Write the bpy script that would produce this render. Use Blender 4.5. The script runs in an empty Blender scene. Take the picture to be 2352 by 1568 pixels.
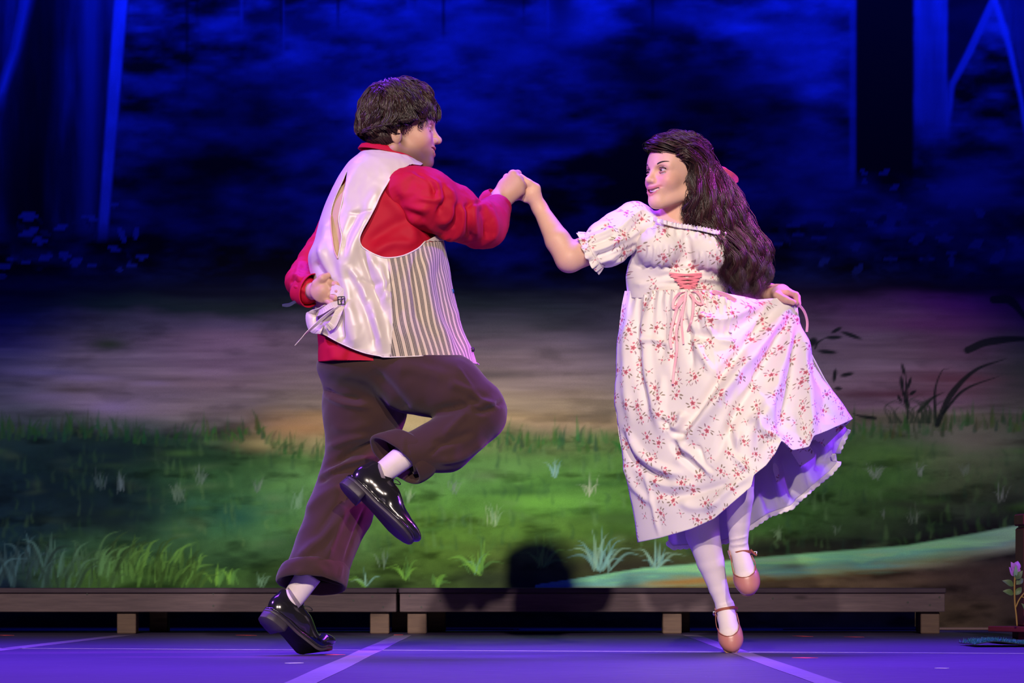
import bpy, math, random
import numpy as np
from mathutils import Matrix, Vector

# ------------------------------------------------------------------ camera
# 90 mm lens, eye just above the stage floor, 8 m in front of the dancers
SC = bpy.context.scene
COL = SC.collection
FPX, CXP, HZP, CAMH, CAMD = 5880.0, 1176.0, 1342.0, 0.2216, 8.0
cam_d = bpy.data.cameras.new('camera')
cam_d.sensor_width = 36.0
cam_d.lens = 36.0 * FPX / 2352.0
cam_d.shift_y = (HZP - 784.0) / 2352.0
cam_d.clip_end = 200
cam_o = bpy.data.objects.new('camera', cam_d)
cam_o.location = (0, -CAMD, CAMH)
cam_o.rotation_euler = (math.pi / 2, 0, 0)
COL.objects.link(cam_o)
SC.camera = cam_o

# ------------------------------------------------------------------ colour management, world
SC.view_settings.view_transform = 'Standard'
SC.view_settings.look = 'None'
SC.view_settings.gamma = 1.0
SC.view_settings.use_curve_mapping = False
SC.view_settings.exposure = 0.0
W = bpy.data.worlds.new('stage_dark')
W.use_nodes = True
W.node_tree.nodes['Background'].inputs[0].default_value = (0.01, 0.01, 0.06, 1)
W.node_tree.nodes['Background'].inputs[1].default_value = 0.12
SC.world = W

# ------------------------------------------------------------------ stage lights
def spot(name, loc, target, color, power, half_deg, blend=0.4, radius=0.15):
    d = bpy.data.lights.new(name, 'SPOT')
    d.color = color
    d.energy = power
    d.spot_size = math.radians(half_deg * 2)
    d.spot_blend = blend
    d.shadow_soft_size = radius
    o = bpy.data.objects.new(name, d)
    o.location = loc
    o.rotation_euler = (Vector(target) - Vector(loc)).to_track_quat('-Z', 'Y').to_euler()
    COL.objects.link(o)
    return o

def area(name, loc, target, color, power, sx, sy, spread=180):
    d = bpy.data.lights.new(name, 'AREA')
    d.shape = 'RECTANGLE'
    d.size, d.size_y = sx, sy
    d.color = color
    d.energy = power
    d.spread = math.radians(spread)
    o = bpy.data.objects.new(name, d)
    o.location = loc
    o.rotation_euler = (Vector(target) - Vector(loc)).to_track_quat('-Z', 'Y').to_euler()
    COL.objects.link(o)
    return o

# two warm front-of-house spots
spot('front_spot_left', (-1.9, -14, 5.95), (-1.0, 4.4, -1.2), (1.0, 0.83, 0.70), 6300, 9.0, 0.30, 0.10)
spot('front_spot_right', (2.0, -14, 5.95), (1.0, 4.4, -1.2), (1.0, 0.82, 0.73), 4800, 9.0, 0.30, 0.10)
# deep blue border wash over the painted drop
area('blue_border_wash', (0, 3.5, 3.95), (0, 4.4, 3.05), (0.004, 0.030, 1.0), 92, 7.0, 0.25, 90)
# violet top-back, side and back light on the dancers and floor
area('violet_top_wash', (0, 1.9, 5.4), (0, -0.5, 0), (0.20, 0.035, 1.0), 330, 8.0, 1.0, 70)
spot('violet_side_left', (-4.8, -1.0, 4.0), (-0.35, 0, 1.0), (0.36, 0.10, 1.0), 1700, 14, 0.6, 0.2)
spot('violet_side_right', (5.0, 0.9, 3.2), (0.3, 0.2, 1.05), (0.30, 0.06, 1.0), 1500, 15, 0.6, 0.2)
spot('magenta_side_right', (3.8, 0.5, 3.9), (0.78, 0.25, 1.42), (0.95, 0.07, 1.0), 3200, 4.6, 0.7, 0.2)
# ------------------------------------------------------------------ helpers
rng = np.random.default_rng(7)
random.seed(7)

def P(px, py, y=0.0):
    """a point seen at frame position (px, py), standing y metres behind the dancers' line"""
    k = (CAMD + y) / FPX
    return np.array([(px - CXP) * k, y, CAMH + (HZP - py) * k])

def proj(V):
    V = np.asarray(V)
    k = FPX / (V[:, 1] + CAMD)
    return np.stack([CXP + V[:, 0] * k, HZP - (V[:, 2] - CAMH) * k], 1)

def lin(r, g, b):
    c = np.array([r, g, b], float) / 255.0
    return np.where(c <= 0.04045, c / 12.92, ((c + 0.055) / 1.055) ** 2.4)

def link(o, parent=None):
    COL.objects.link(o)
    if parent is not None:
        o.parent = parent
        o.matrix_parent_inverse = Matrix.Translation(-parent.location)
    return o

def tag(o, label=None, cat=None, group=None, kind=None):
    if label: o['label'] = label
    if cat: o['category'] = cat
    if group: o['group'] = group
    if kind: o['kind'] = kind
    return o

def thing(name, loc, label, cat, group=None):
    o = bpy.data.objects.new(name, None)
    o.location = Vector([float(c) for c in loc])
    o.empty_display_size = 0.1
    COL.objects.link(o)
    return tag(o, label, cat, group)

def mesh(name, V, F, m=None, parent=None, smooth=True, uv=None, col=None, fmat=None, mats=None):
    """V (n,3); F array (k,3)/(k,4) or list of such arrays/lists; uv per vertex; col per vertex"""
    V = np.asarray(V, float)
    me = bpy.data.meshes.new(name)
    if isinstance(F, np.ndarray):
        Fs = [F]
    elif len(F) and isinstance(F[0], np.ndarray):
        Fs = F
    else:
        byn = {}
        for f in F:
            byn.setdefault(len(f), []).append(f)
        Fs = [np.array(v) for v in byn.values()]
    Fs = [f for f in Fs if len(f)]
    nl = sum(f.size for f in Fs)
    npoly = sum(len(f) for f in Fs)
    me.vertices.add(len(V))
    me.vertices.foreach_set('co', V.astype(np.float32).ravel())
    me.loops.add(nl)
    li = np.concatenate([f.ravel() for f in Fs]).astype(np.int32)
    me.loops.foreach_set('vertex_index', li)
    me.polygons.add(npoly)
    tot = np.concatenate([np.full(len(f), f.shape[1], np.int32) for f in Fs])
    st = np.concatenate([[0], np.cumsum(tot)[:-1]]).astype(np.int32)
    me.polygons.foreach_set('loop_start', st)
    me.polygons.foreach_set('loop_total', tot)
    me.polygons.foreach_set('use_smooth', np.full(npoly, bool(smooth)))
    if uv is not None:
        ul = me.uv_layers.new(name='UVMap')
        ul.data.foreach_set('uv', np.asarray(uv, np.float32)[li].ravel())
    if col is not None:
        a = me.attributes.new('paint', 'FLOAT_COLOR', 'POINT')
        c4 = np.ones((len(V), 4), np.float32)
        c4[:, :3] = col
        a.data.foreach_set('color', c4.ravel())
    for mm in (mats or ([m] if m else [])):
        me.materials.append(mm)
    if fmat is not None:
        me.polygons.foreach_set('material_index', np.asarray(fmat, np.int32))
    me.update(calc_edges=True)
    me.validate()
    o = bpy.data.objects.new(name, me)
    link(o, parent)
    return o

# ---- materials -----------------------------------------------------
class N:
    def __init__(s, name):
        s.m = bpy.data.materials.new(name)
        s.m.use_nodes = True
        s.t = s.m.node_tree
        s.b = s.t.nodes['Principled BSDF']
    def n(s, kind, **kw):
        nd = s.t.nodes.new(kind)
        for k, v in kw.items():
            if k.startswith('i_'):
                nd.inputs[k[2:].replace('_', ' ')].default_value = v
            elif k.startswith('x'):
                nd.inputs[int(k[1:])].default_value = v
            else:
                setattr(nd, k, v)
        return nd
    def l(s, a, b): s.t.links.new(a, b)
    def math(s, op, a, b=None, c=None):
        nd = s.n('ShaderNodeMath', operation=op)
        for i, v in enumerate((a, b, c)):
            if v is None: continue
            if isinstance(v, (int, float)): nd.inputs[i].default_value = v
            else: s.l(v, nd.inputs[i])
        return nd.outputs[0]
    def mix(s, f, a, b, blend='MIX'):
        nd = s.n('ShaderNodeMix', data_type='RGBA', blend_type=blend)
        for i, v in ((0, f), (6, a), (7, b)):
            if isinstance(v, (int, float)): nd.inputs[i].default_value = v
            elif isinstance(v, (tuple, list, np.ndarray)): nd.inputs[i].default_value = (*[float(q) for q in v[:3]], 1)
            else: s.l(v, nd.inputs[i])
        return nd.outputs[2]
    def ramp(s, f, stops):
        nd = s.n('ShaderNodeValToRGB')
        e = nd.color_ramp.elements
        while len(e) < len(stops): e.new(0.5)
        for el, (p, c) in zip(e, stops):
            el.position = p
            el.color = (c, c, c, 1) if isinstance(c, (int, float)) else (*[float(q) for q in c[:3]], 1)
        s.l(f, nd.inputs[0])
        return nd.outputs[0]
    def noise(s, scale, vec=None, detail=3, rough=0.5):
        nd = s.n('ShaderNodeTexNoise')
        nd.inputs['Scale'].default_value = scale
        nd.inputs['Detail'].default_value = detail
        nd.inputs['Roughness'].default_value = rough
        if vec is not None: s.l(vec, nd.inputs['Vector'])
        return nd.outputs[0]
    def coord(s, which='Object', scale=None):
        o = s.n('ShaderNodeTexCoord').outputs[which]
        if scale is None: return o
        mp = s.n('ShaderNodeMapping')
        mp.inputs['Scale'].default_value = scale
        s.l(o, mp.inputs[0])
        return mp.outputs[0]
    def bump(s, h, strength=0.3, dist=0.002):
        nd = s.n('ShaderNodeBump')
        nd.inputs['Strength'].default_value = strength
        nd.inputs['Distance'].default_value = dist
        s.l(h, nd.inputs['Height'])
        s.l(nd.outputs[0], s.b.inputs['Normal'])
    def set(s, **kw):
        for k, v in kw.items():
            nm = {'rough': 'Roughness', 'metal': 'Metallic', 'spec': 'Specular IOR Level', 'sheen': 'Sheen Weight',
                  'sss': 'Subsurface Weight', 'coat': 'Coat Weight', 'coat_rough': 'Coat Roughness',
                  'aniso': 'Anisotropic', 'alpha': 'Alpha', 'trans': 'Transmission Weight', 'sheen_rough': 'Sheen Roughness',
                  'sss_scale': 'Subsurface Scale'}.get(k, k)
            s.b.inputs[nm].default_value = v
        return s
    def color(s, c):
        i = s.b.inputs['Base Color']
        if isinstance(c, (tuple, list, np.ndarray)): i.default_value = (*[float(q) for q in c[:3]], 1)
        else: s.l(c, i)
        return s

def plain(name, c, rough=0.6, nscale=40, namt=0.12, bump=0.0, **kw):
    m = N(name)
    co = m.coord()
    f = m.noise(nscale, co)
    c = np.array(c)
    m.color(m.mix(f, c * (1 - namt), np.minimum(c * (1 + namt), 1)))
    if bump: m.bump(m.noise(nscale * 4, co), bump, 0.001)
    m.set(rough=rough, **kw)
    return m.m

# ---- mesh builders ---------------------------------------------------
def box(lo, hi, bev=0.0):
    x0, y0, z0 = lo; x1, y1, z1 = hi
    if bev <= 0:
        V = np.array([[x, y, z] for x in (x0, x1) for y in (y0, y1) for z in (z0, z1)])
        return V, np.array([[0, 1, 3, 2], [4, 6, 7, 5], [0, 4, 5, 1], [2, 3, 7, 6], [0, 2, 6, 4], [1, 5, 7, 3]])
    c = (np.array(lo) + np.array(hi)) / 2; h = (np.array(hi) - np.array(lo)) / 2
    V = []; idx = {}
    for sx in (-1, 1):
        for sy in (-1, 1):
            for sz in (-1, 1):
                s = np.array([sx, sy, sz])
                for a in range(3):
                    q = h.copy()
                    for b in range(3):
                        if b != a: q[b] -= bev
                    idx[(sx, sy, sz, a)] = len(V)
                    V.append(c + s * q)
    F = []
    for a in range(3):
        b, d = [(1, 2), (0, 2), (0, 1)][a]
        for s in (-1, 1):
            ring = []
            for (u, v) in ((-1, -1), (1, -1), (1, 1), (-1, 1)):
                k = [0, 0, 0]; k[a] = s; k[b] = u; k[d] = v
                ring.append(idx[(*k, a)])
            flip = (s > 0) != (a == 1)
            F.append(ring if flip else ring[::-1])
    for a in range(3):          # edge bevels along axis a
        b, d = [(1, 2), (2, 0), (0, 1)][a]
        for u in (-1, 1):
            for v in (-1, 1):
                k0 = [0, 0, 0]; k1 = [0, 0, 0]
                k0[a] = -1; k1[a] = 1
                for k in (k0, k1): k[b] = u; k[d] = v
                F.append([idx[(*k0, b)], idx[(*k1, b)], idx[(*k1, d)], idx[(*k0, d)]])
    for sx in (-1, 1):
        for sy in (-1, 1):
            for sz in (-1, 1):
                F.append([idx[(sx, sy, sz, a)] for a in range(3)])
    return np.array(V), F

def join(*parts):
    Vs = []; Fs = []; o = 0
    for V, F in parts:
        V = np.asarray(V)
        Vs.append(V)
        for f in (F.tolist() if isinstance(F, np.ndarray) else F):
            Fs.append([i + o for i in f])
        o += len(V)
    return np.concatenate(Vs), Fs

def fix_normals(o):
    import bmesh
    bm = bmesh.new(); bm.from_mesh(o.data)
    bmesh.ops.recalc_face_normals(bm, faces=bm.faces)
    bm.to_mesh(o.data); bm.free()
    return o

def solid(name, VF, m, parent=None, smooth=False, **kw):
    if any(k in name for k in ('ribbon', 'strap', 'lacing', 'bow', '_tie', 'band')) and name != 'sleeve_band': smooth = False
    return fix_normals(mesh(name, VF[0], VF[1], m, parent, smooth, **kw))

def catmull(pts, n):
    pts = np.asarray(pts, float)
    if len(pts) == 2:
        t = np.linspace(0, 1, n)[:, None]
        return pts[0] * (1 - t) + pts[1] * t
    p = np.vstack([2 * pts[0] - pts[1], pts, 2 * pts[-1] - pts[-2]])
    m = len(pts) - 1
    t = np.linspace(0, m, n)
    i = np.minimum(t.astype(int), m - 1)
    f = (t - i)[:, None]
    a, b, c, d = p[i], p[i + 1], p[i + 2], p[i + 3]
    return 0.5 * (2 * b + (c - a) * f + (2 * a - 5 * b + 4 * c - d) * f ** 2 + (3 * b - a - 3 * c + d) * f ** 3)

def unit(v):
    v = np.asarray(v, float)
    return v / (np.linalg.norm(v, axis=-1, keepdims=True) + 1e-12)

def grid_faces(nu, nv, closed_u=False):
    """vertex index = v*nu+u"""
    u = np.arange(nu if closed_u else nu - 1)
    v = np.arange(nv - 1)
    U, Vv = np.meshgrid(u, v)
    U = U.ravel(); Vv = Vv.ravel()
    U1 = (U + 1) % nu
    return np.stack([Vv * nu + U, Vv * nu + U1, (Vv + 1) * nu + U1, (Vv + 1) * nu + U], 1)

def tube(pts, rad, sides=8, caps=True, flat=None):
    """tube along pts; rad scalar or per-point; flat=(nvec, ratio) squashes it"""
    pts = np.asarray(pts, float); n = len(pts)
    rad = np.broadcast_to(np.asarray(rad, float), (n,))
    T = unit(np.gradient(pts, axis=0))
    up = np.array([0, 0, 1.0]) if abs(T[0][2]) < 0.9 else np.array([1.0, 0, 0])
    A = np.zeros_like(pts); A[0] = unit(np.cross(T[0], up))
    for i in range(1, n):
        a = A[i - 1] - T[i] * np.dot(A[i - 1], T[i])
        A[i] = unit(a)
    B = np.cross(T, A)
    th = np.linspace(0, 2 * np.pi, sides, endpoint=False)
    V = pts[:, None] + rad[:, None, None] * (A[:, None] * np.cos(th)[None, :, None] + B[:, None] * np.sin(th)[None, :, None])
    F = grid_faces(sides, n, True).tolist()
    V = V.reshape(-1, 3)
    if caps:
        F.append(list(range(sides))[::-1]); F.append([(n - 1) * sides + i for i in range(sides)])
    return V, F

def ribbon(pts, width, wdir, thick=0.0008, normal=None):
    """flat ribbon with real thickness along pts; wdir = direction(s) of its width"""
    pts = np.asarray(pts, float); n = len(pts)
    T = unit(np.gradient(pts, axis=0))
    Wd = np.broadcast_to(np.asarray(wdir, float), pts.shape)
    Wd = unit(Wd - T * np.sum(Wd * T, 1, keepdims=True))
    Nn = np.cross(T, Wd)
    w = np.broadcast_to(np.asarray(width, float), (n,))[:, None] / 2
    V = np.concatenate([pts - Wd * w - Nn * thick, pts + Wd * w - Nn * thick, pts + Wd * w + Nn * thick, pts - Wd * w + Nn * thick])
    F = []
    for i in range(n - 1):
        for k in range(4):
            a = k * n + i; b = ((k + 1) % 4) * n + i
            F.append([a, b, b + 1, a + 1])
    F += [[0, n, 2 * n, 3 * n], [n - 1, 4 * n - 1, 3 * n - 1, 2 * n - 1]]
    return V, F

# ---- signed distance modelling -----------------------------------------
class Sdf:
    def __init__(s): s.ops = []
    def cone(s, a, b, ra, rb, k=0.01, flat=None, sub=False):
        s.ops.append(('c', np.asarray(a, float), np.asarray(b, float), ra, rb, k, flat, sub)); return s
    def chain(s, pts, rad, k=0.01, flat=None):
        for i in range(len(pts) - 1):
            s.cone(pts[i], pts[i + 1], rad[i], rad[i + 1], k if i == 0 else min(k, 0.004) + 0.25 * k, flat)
        return s
    def ell(s, c, r, R=None, k=0.01, sub=False):
        s.ops.append(('e', np.asarray(c, float), np.asarray(r, float), np.eye(3) if R is None else np.asarray(R, float), k, sub)); return s
    def bbox(s, pad):
        lo = np.full(3, 1e9); hi = -lo
        for o in s.ops:
            if o[-1]: continue
            if o[0] == 'c':
                r = max(o[3], o[4]) * (max(1, o[6][1]) if o[6] else 1)
                for p in (o[1], o[2]):
                    lo = np.minimum(lo, p - r); hi = np.maximum(hi, p + r)
            else:
                r = o[2].max(); lo = np.minimum(lo, o[1] - r); hi = np.maximum(hi, o[1] + r)
        return lo - pad, hi + pad
    @staticmethod
    def dist(o, p):
        if o[0] == 'c':
            _, a, b, ra, rb, k, flat, sub = o
            ba = b - a
            q = p - a
            t = np.clip(q @ ba / (ba @ ba + 1e-12), 0, 1)
            q = q - t[:, None] * ba
            if flat is not None:
                comp = q @ flat[0]
                q = q + (comp * (1 / flat[1] - 1))[:, None] * flat[0]
            return np.sqrt(np.einsum('ij,ij->i', q, q)) - (ra + (rb - ra) * t)
        _, c, r, R, k, sub = o
        q = (p - c) @ R.T
        qr = q / r
        k0 = np.sqrt(np.einsum('ij,ij->i', qr, qr)); qr = qr / r
        return k0 * (k0 - 1) / (np.sqrt(np.einsum('ij,ij->i', qr, qr)) + 1e-9)
    @staticmethod
    def blend(d, e, k, sub):
        if sub:
            h = np.clip(0.5 - 0.5 * (d + e) / k, 0, 1)
            return d * (1 - h) - e * h + k * h * (1 - h)
        h = np.clip(0.5 + 0.5 * (d - e) / k, 0, 1)
        return d * (1 - h) + e * h - k * h * (1 - h)
    def __call__(s, p, mask=None):
        d = np.full(len(p), 1e3)
        for i, o in enumerate(s.ops):
            if mask is not None and not mask[i]: continue
            d = s.blend(d, s.dist(o, p), o[5] if o[0] == 'c' else o[4], o[-1])
        return d

def surface(fn, lo, hi, h, groups=None):
    """surface nets over a signed distance function, evaluated only near the surface"""
    lo = np.asarray(lo, float); hi = np.asarray(hi, float)
    B = 8
    nb = np.ceil((hi - lo) / (h * B)).astype(int) + 1
    n = nb * B + 1
    bi = np.stack(np.meshgrid(*[np.arange(k) for k in nb], indexing='ij'), -1).reshape(-1, 3)
    cen = lo + (bi + 0.5) * h * B
    E = np.stack([fn.dist(o, cen) for o in fn.ops], 1)
    dc = np.full(len(cen), 1e3)
    ks = np.array([o[5] if o[0] == 'c' else o[4] for o in fn.ops]); sb = np.array([o[-1] for o in fn.ops])
    for i, o in enumerate(fn.ops): dc = fn.blend(dc, E[:, i], ks[i], sb[i])
    D = np.repeat(np.repeat(np.repeat(dc.reshape(nb).astype(np.float32), B, 0), B, 1), B, 2)
    D = np.pad(D, ((0, 1),) * 3, mode='edge')
    on = np.abs(dc) < h * B * 1.45
    act = bi[on]; Ea = E[on]; da = dc[on]
    hd = h * B * 0.87
    need = np.where(sb[None], Ea < -np.minimum(da, 0)[:, None] + 2.2 * hd + ks, Ea < np.maximum(da, 0)[:, None] + 2.2 * hd + ks)
    key = act[:, 0] // 3 * 1000000 + act[:, 1] // 3 * 1000 + act[:, 2] // 3
    od = np.argsort(key, kind='stable')
    act = act[od]; need = need[od]
    g = np.stack(np.meshgrid(*[np.arange(B + 1)] * 3, indexing='ij'), -1).reshape(-1, 3)
    CH = 24
    for i in range(0, len(act), CH):
        ids = (act[i:i + CH, None] * B + g[None]).reshape(-1, 3)
        D[ids[:, 0], ids[:, 1], ids[:, 2]] = fn(lo + ids * h, need[i:i + CH].any(0))
    S = D < 0
    cnt = np.zeros(np.array(S.shape) - 1, np.uint8)
    for a in (0, 1):
        for b in (0, 1):
            for c in (0, 1):
                cnt += S[a:S.shape[0] - 1 + a, b:S.shape[1] - 1 + b, c:S.shape[2] - 1 + c]
    cells = np.argwhere((cnt > 0) & (cnt < 8))
    idx = np.full(cnt.shape, -1, np.int32)
    idx[cells[:, 0], cells[:, 1], cells[:, 2]] = np.arange(len(cells))
    acc = np.zeros((len(cells), 3)); w = np.zeros(len(cells))
    cs = [np.array(c) for c in [(a, b, d) for a in (0, 1) for b in (0, 1) for d in (0, 1)]]
    val = {tuple(c): D[cells[:, 0] + c[0], cells[:, 1] + c[1], cells[:, 2] + c[2]] for c in cs}
    for c in cs:
        for ax in range(3):
            if c[ax] == 1: continue
            c2 = c.copy(); c2[ax] = 1
            v0 = val[tuple(c)]; v1 = val[tuple(c2)]
            mk = (v0 < 0) != (v1 < 0)
            t = v0[mk] / (v0[mk] - v1[mk])
            pt = np.tile(c.astype(float), (mk.sum(), 1)); pt[:, ax] = t
            acc[mk] += pt; w[mk] += 1
    V = lo + (cells + acc / w[:, None]) * h
    F = []
    for ax in range(3):
        sl0 = [slice(None)] * 3; sl1 = [slice(None)] * 3
        sl0[ax] = slice(0, -1); sl1[ax] = slice(1, None)
        a = S[tuple(sl0)]; b = S[tuple(sl1)]
        e = np.argwhere(a != b)
        o1, o2 = [(1, 2), (2, 0), (0, 1)][ax]
        ok = (e[:, o1] > 0) & (e[:, o2] > 0) & (e[:, o1] < cnt.shape[o1]) & (e[:, o2] < cnt.shape[o2])
        e = e[ok]
        q = []
        for (u, v) in ((-1, -1), (0, -1), (0, 0), (-1, 0)):
            c = e.copy(); c[:, o1] += u; c[:, o2] += v
            q.append(idx[c[:, 0], c[:, 1], c[:, 2]])
        q = np.stack(q, 1)
        fl = ~S[e[:, 0], e[:, 1], e[:, 2]]
        q[fl] = q[fl][:, ::-1]
        F.append(q)
    F = np.concatenate(F)
    F = F[(F >= 0).all(1)]
    return V, F

def sdf_mesh(s, h, pad=0.02, lo=None, hi=None):
    a, b = s.bbox(pad)
    if lo is not None: a = np.maximum(a, lo)
    if hi is not None: b = np.minimum(b, hi)
    return surface(s, a, b, h)

def tris(F):
    F = np.asarray(F)
    return F if F.shape[1] == 3 else np.concatenate([F[:, [0, 1, 2]], F[:, [0, 2, 3]]])

def normals(V, F):
    T = tris(F)
    n = np.cross(V[T[:, 1]] - V[T[:, 0]], V[T[:, 2]] - V[T[:, 0]])
    out = np.zeros_like(V)
    for k in range(3): 
        for c in range(3):
            out[:, c] += np.bincount(T[:, k], n[:, c], minlength=len(V))
    return unit(out)

def seg_dist(Q, pl):
    """distance of 2-D points to a polyline, and position 0..1 along it"""
    pl = np.asarray(pl, float)
    best = np.full(len(Q), 1e9); bt = np.zeros(len(Q))
    L = np.concatenate([[0], np.cumsum(np.linalg.norm(np.diff(pl, axis=0), axis=1))])
    for i in range(len(pl) - 1):
        a = pl[i]; ba = pl[i + 1] - a
        t = np.clip(((Q - a) @ ba) / (ba @ ba + 1e-9), 0, 1)
        d = np.linalg.norm(Q - a - t[:, None] * ba, axis=1)
        m = d < best
        best[m] = d[m]; bt[m] = (L[i] + t[m] * (L[i + 1] - L[i])) / L[-1]
    return best, bt

def inside(Q, poly):
    poly = np.asarray(poly, float)
    x, y = Q[:, 0], Q[:, 1]
    r = np.zeros(len(Q), bool)
    j = len(poly) - 1
    for i in range(len(poly)):
        xi, yi = poly[i]; xj, yj = poly[j]
        c = (yi > y) != (yj > y)
        xx = (xj - xi) * (y - yi) / ((yj - yi) if yj != yi else 1e-9) + xi
        r ^= c & (x < xx)
        j = i
    return r

def sdist(Q, poly):
    """signed distance (px) to polygon, negative inside"""
    d, _ = seg_dist(Q, list(poly) + [poly[0]])
    return np.where(inside(Q, poly), -d, d)

def folds(V, F, lst, front=True, power=1.0):
    """raise/sink creases: lst of (polyline in frame px, half width px, height m[, one-sided])"""
    Nn = normals(V, F)
    Q = proj(V)
    w = np.clip(-Nn[:, 1] * 2.2 + 0.25, 0, 1) if front else np.ones(len(V))
    disp = np.zeros(len(V))
    for it in lst:
        pl, wd, am = it[:3]
        pl = catmull(pl, max(6, 5 * len(pl))) if len(pl) > 2 else np.asarray(pl, float)
        bb0 = pl.min(0) - 3 * wd; bb1 = pl.max(0) + 3 * wd
        m = ((Q > bb0) & (Q < bb1)).all(1) & (w > 0)
        if not m.any(): continue
        d, t = seg_dist(Q[m], pl)
        tp = np.clip(np.minimum(t, 1 - t) * 5 + 0.12, 0, 1)
        if len(it) > 3 and it[3] == 's': tp = np.clip((1 - t) * 4, 0, 1)
        disp[m] += am * np.exp(-(d / wd) ** 2) * tp
    return V + Nn * (disp * w * power)[:, None]

def vnoise(x, y, seed=0):
    xi = np.floor(x).astype(np.int64); yi = np.floor(y).astype(np.int64)
    fx = x - xi; fy = y - yi
    fx = fx * fx * (3 - 2 * fx); fy = fy * fy * (3 - 2 * fy)
    def hsh(a, b):
        n = (a * 374761393 + b * 668265263 + seed * 974634777) & 0x7fffffff
        n = ((n ^ (n >> 13)) * 1274126177) & 0x7fffffff
        return ((n ^ (n >> 16)) & 0xffff) / 65535.0
    return (hsh(xi, yi) * (1 - fx) + hsh(xi + 1, yi) * fx) * (1 - fy) + (hsh(xi, yi + 1) * (1 - fx) + hsh(xi + 1, yi + 1) * fx) * fy

def fbm(x, y, seed=0, oct=4):
    r = 0; a = 0.5; s = 0
    for o in range(oct):
        r = r + a * vnoise(x * 2 ** o, y * 2 ** o, seed + o * 17); s += a; a *= 0.5
    return r / s

def wrinkle(V, F, scale, amp, seed=1, stretch=(1, 1, 1)):
    """soft random unevenness of cloth"""
    Nn = normals(V, F)
    q = V * np.array(stretch) * scale
    f = fbm(q[:, 0] + q[:, 1] * 0.7, q[:, 2] + q[:, 1] * 0.6, seed, 3) - 0.5
    return V + Nn * (f * amp * 2)[:, None]

def clip(V, F, s, extra=None):
    """keep the part of a mesh where s>0, cutting triangles along s=0; extra = per-vertex data cut with it"""
    T = tris(F)
    sv = s[T]
    pos = sv > 0
    keep = T[pos.all(1)]
    V = list(V) if False else V
    newV = [V]; base = len(V)
    newE = [extra] if extra is not None else None
    cache = {}
    addV = []; addE = []; out = []
    for tri in T[pos.any(1) & ~pos.all(1)]:
        poly = []
        for i in range(3):
            a, b = int(tri[i]), int(tri[(i + 1) % 3])
            if s[a] > 0: poly.append(a)
            if (s[a] > 0) != (s[b] > 0):
                key = (min(a, b), max(a, b))
                if key not in cache:
                    t = s[key[0]] / (s[key[0]] - s[key[1]])
                    cache[key] = base + len(addV)
                    addV.append(V[key[0]] * (1 - t) + V[key[1]] * t)
                    if extra is not None: addE.append(extra[key[0]] * (1 - t) + extra[key[1]] * t)
                poly.append(cache[key])
        for i in range(1, len(poly) - 1):
            out.append([poly[0], poly[i], poly[i + 1]])
    Vn = np.concatenate([V, np.array(addV)]) if addV else V
    Tn = np.concatenate([keep, np.array(out, int)]) if out else keep
    En = None
    if extra is not None: En = np.concatenate([extra, np.array(addE)]) if addE else extra
    used = np.unique(Tn)
    mp = np.full(len(Vn), -1); mp[used] = np.arange(len(used))
    return Vn[used], mp[Tn], (En[used] if En is not None else None)

def thick(o, t, offset=-1):
    md = o.modifiers.new('cloth_thickness', 'SOLIDIFY')
    md.thickness = t; md.offset = offset
    md.use_rim = True
    return o

def frame(f, up):
    """rotation with rows: forward, left, up"""
    f = unit(f); up = np.asarray(up, float)
    up = unit(up - f * (up @ f))
    l = np.cross(up, f)
    return np.stack([f, l, up])
# ------------------------------------------------------------------ stage floor
def make_floor():
    m = N('stage_floor_paint')
    co = m.coord()
    big = m.noise(1.3, co, 4)
    stre = m.noise(9, m.coord('Object', (1, 6, 1)), 4, 0.6)
    scr = m.noise(60, m.coord('Object', (0.25, 2.2, 1)), 2, 0.6)
    base = m.mix(big, lin(60, 52, 94), lin(80, 68, 120))
    base = m.mix(m.math('MULTIPLY', stre, 0.35), base, lin(46, 40, 70))
    sc = m.ramp(scr, [(0.70, 0.0), (0.78, 1.0)])
    base = m.mix(m.math('MULTIPLY', sc, 0.25), base, lin(140, 132, 150))
    spk = m.n('ShaderNodeTexVoronoi', i_Scale=11.0)
    m.l(co, spk.inputs['Vector'])
    dots = m.ramp(spk.outputs['Distance'], [(0.0, 1.0), (0.022, 1.0), (0.03, 0.0)])
    base = m.mix(m.math('MULTIPLY', dots, 0.7), base, lin(215, 210, 220))
    m.color(base)
    m.l(m.ramp(stre, [(0.2, 0.42), (0.8, 0.6)]), m.b.inputs['Roughness'])
    m.bump(stre, 0.12, 0.002)
    V = np.array([[-7, -9, 0], [7, -9, 0], [7, 6.5, 0], [-7, 6.5, 0], [-7, -9, -.1], [7, -9, -.1], [7, 6.5, -.1], [-7, 6.5, -.1]], float)
    F = [[0, 1, 2, 3], [7, 6, 5, 4], [0, 4, 5, 1], [1, 5, 6, 2], [2, 6, 7, 3], [3, 7, 4, 0]]
    o = mesh('floor', V, F, m.m, smooth=False)
    tag(o, 'violet-lit painted stage floor under the dancers', 'floor', kind='structure')
make_floor()

def floor_pt(px, py):
    d = CAMH * FPX / (py - HZP)
    return np.array([(px - CXP) * d / FPX, d - CAMD, 0.0])

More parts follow.
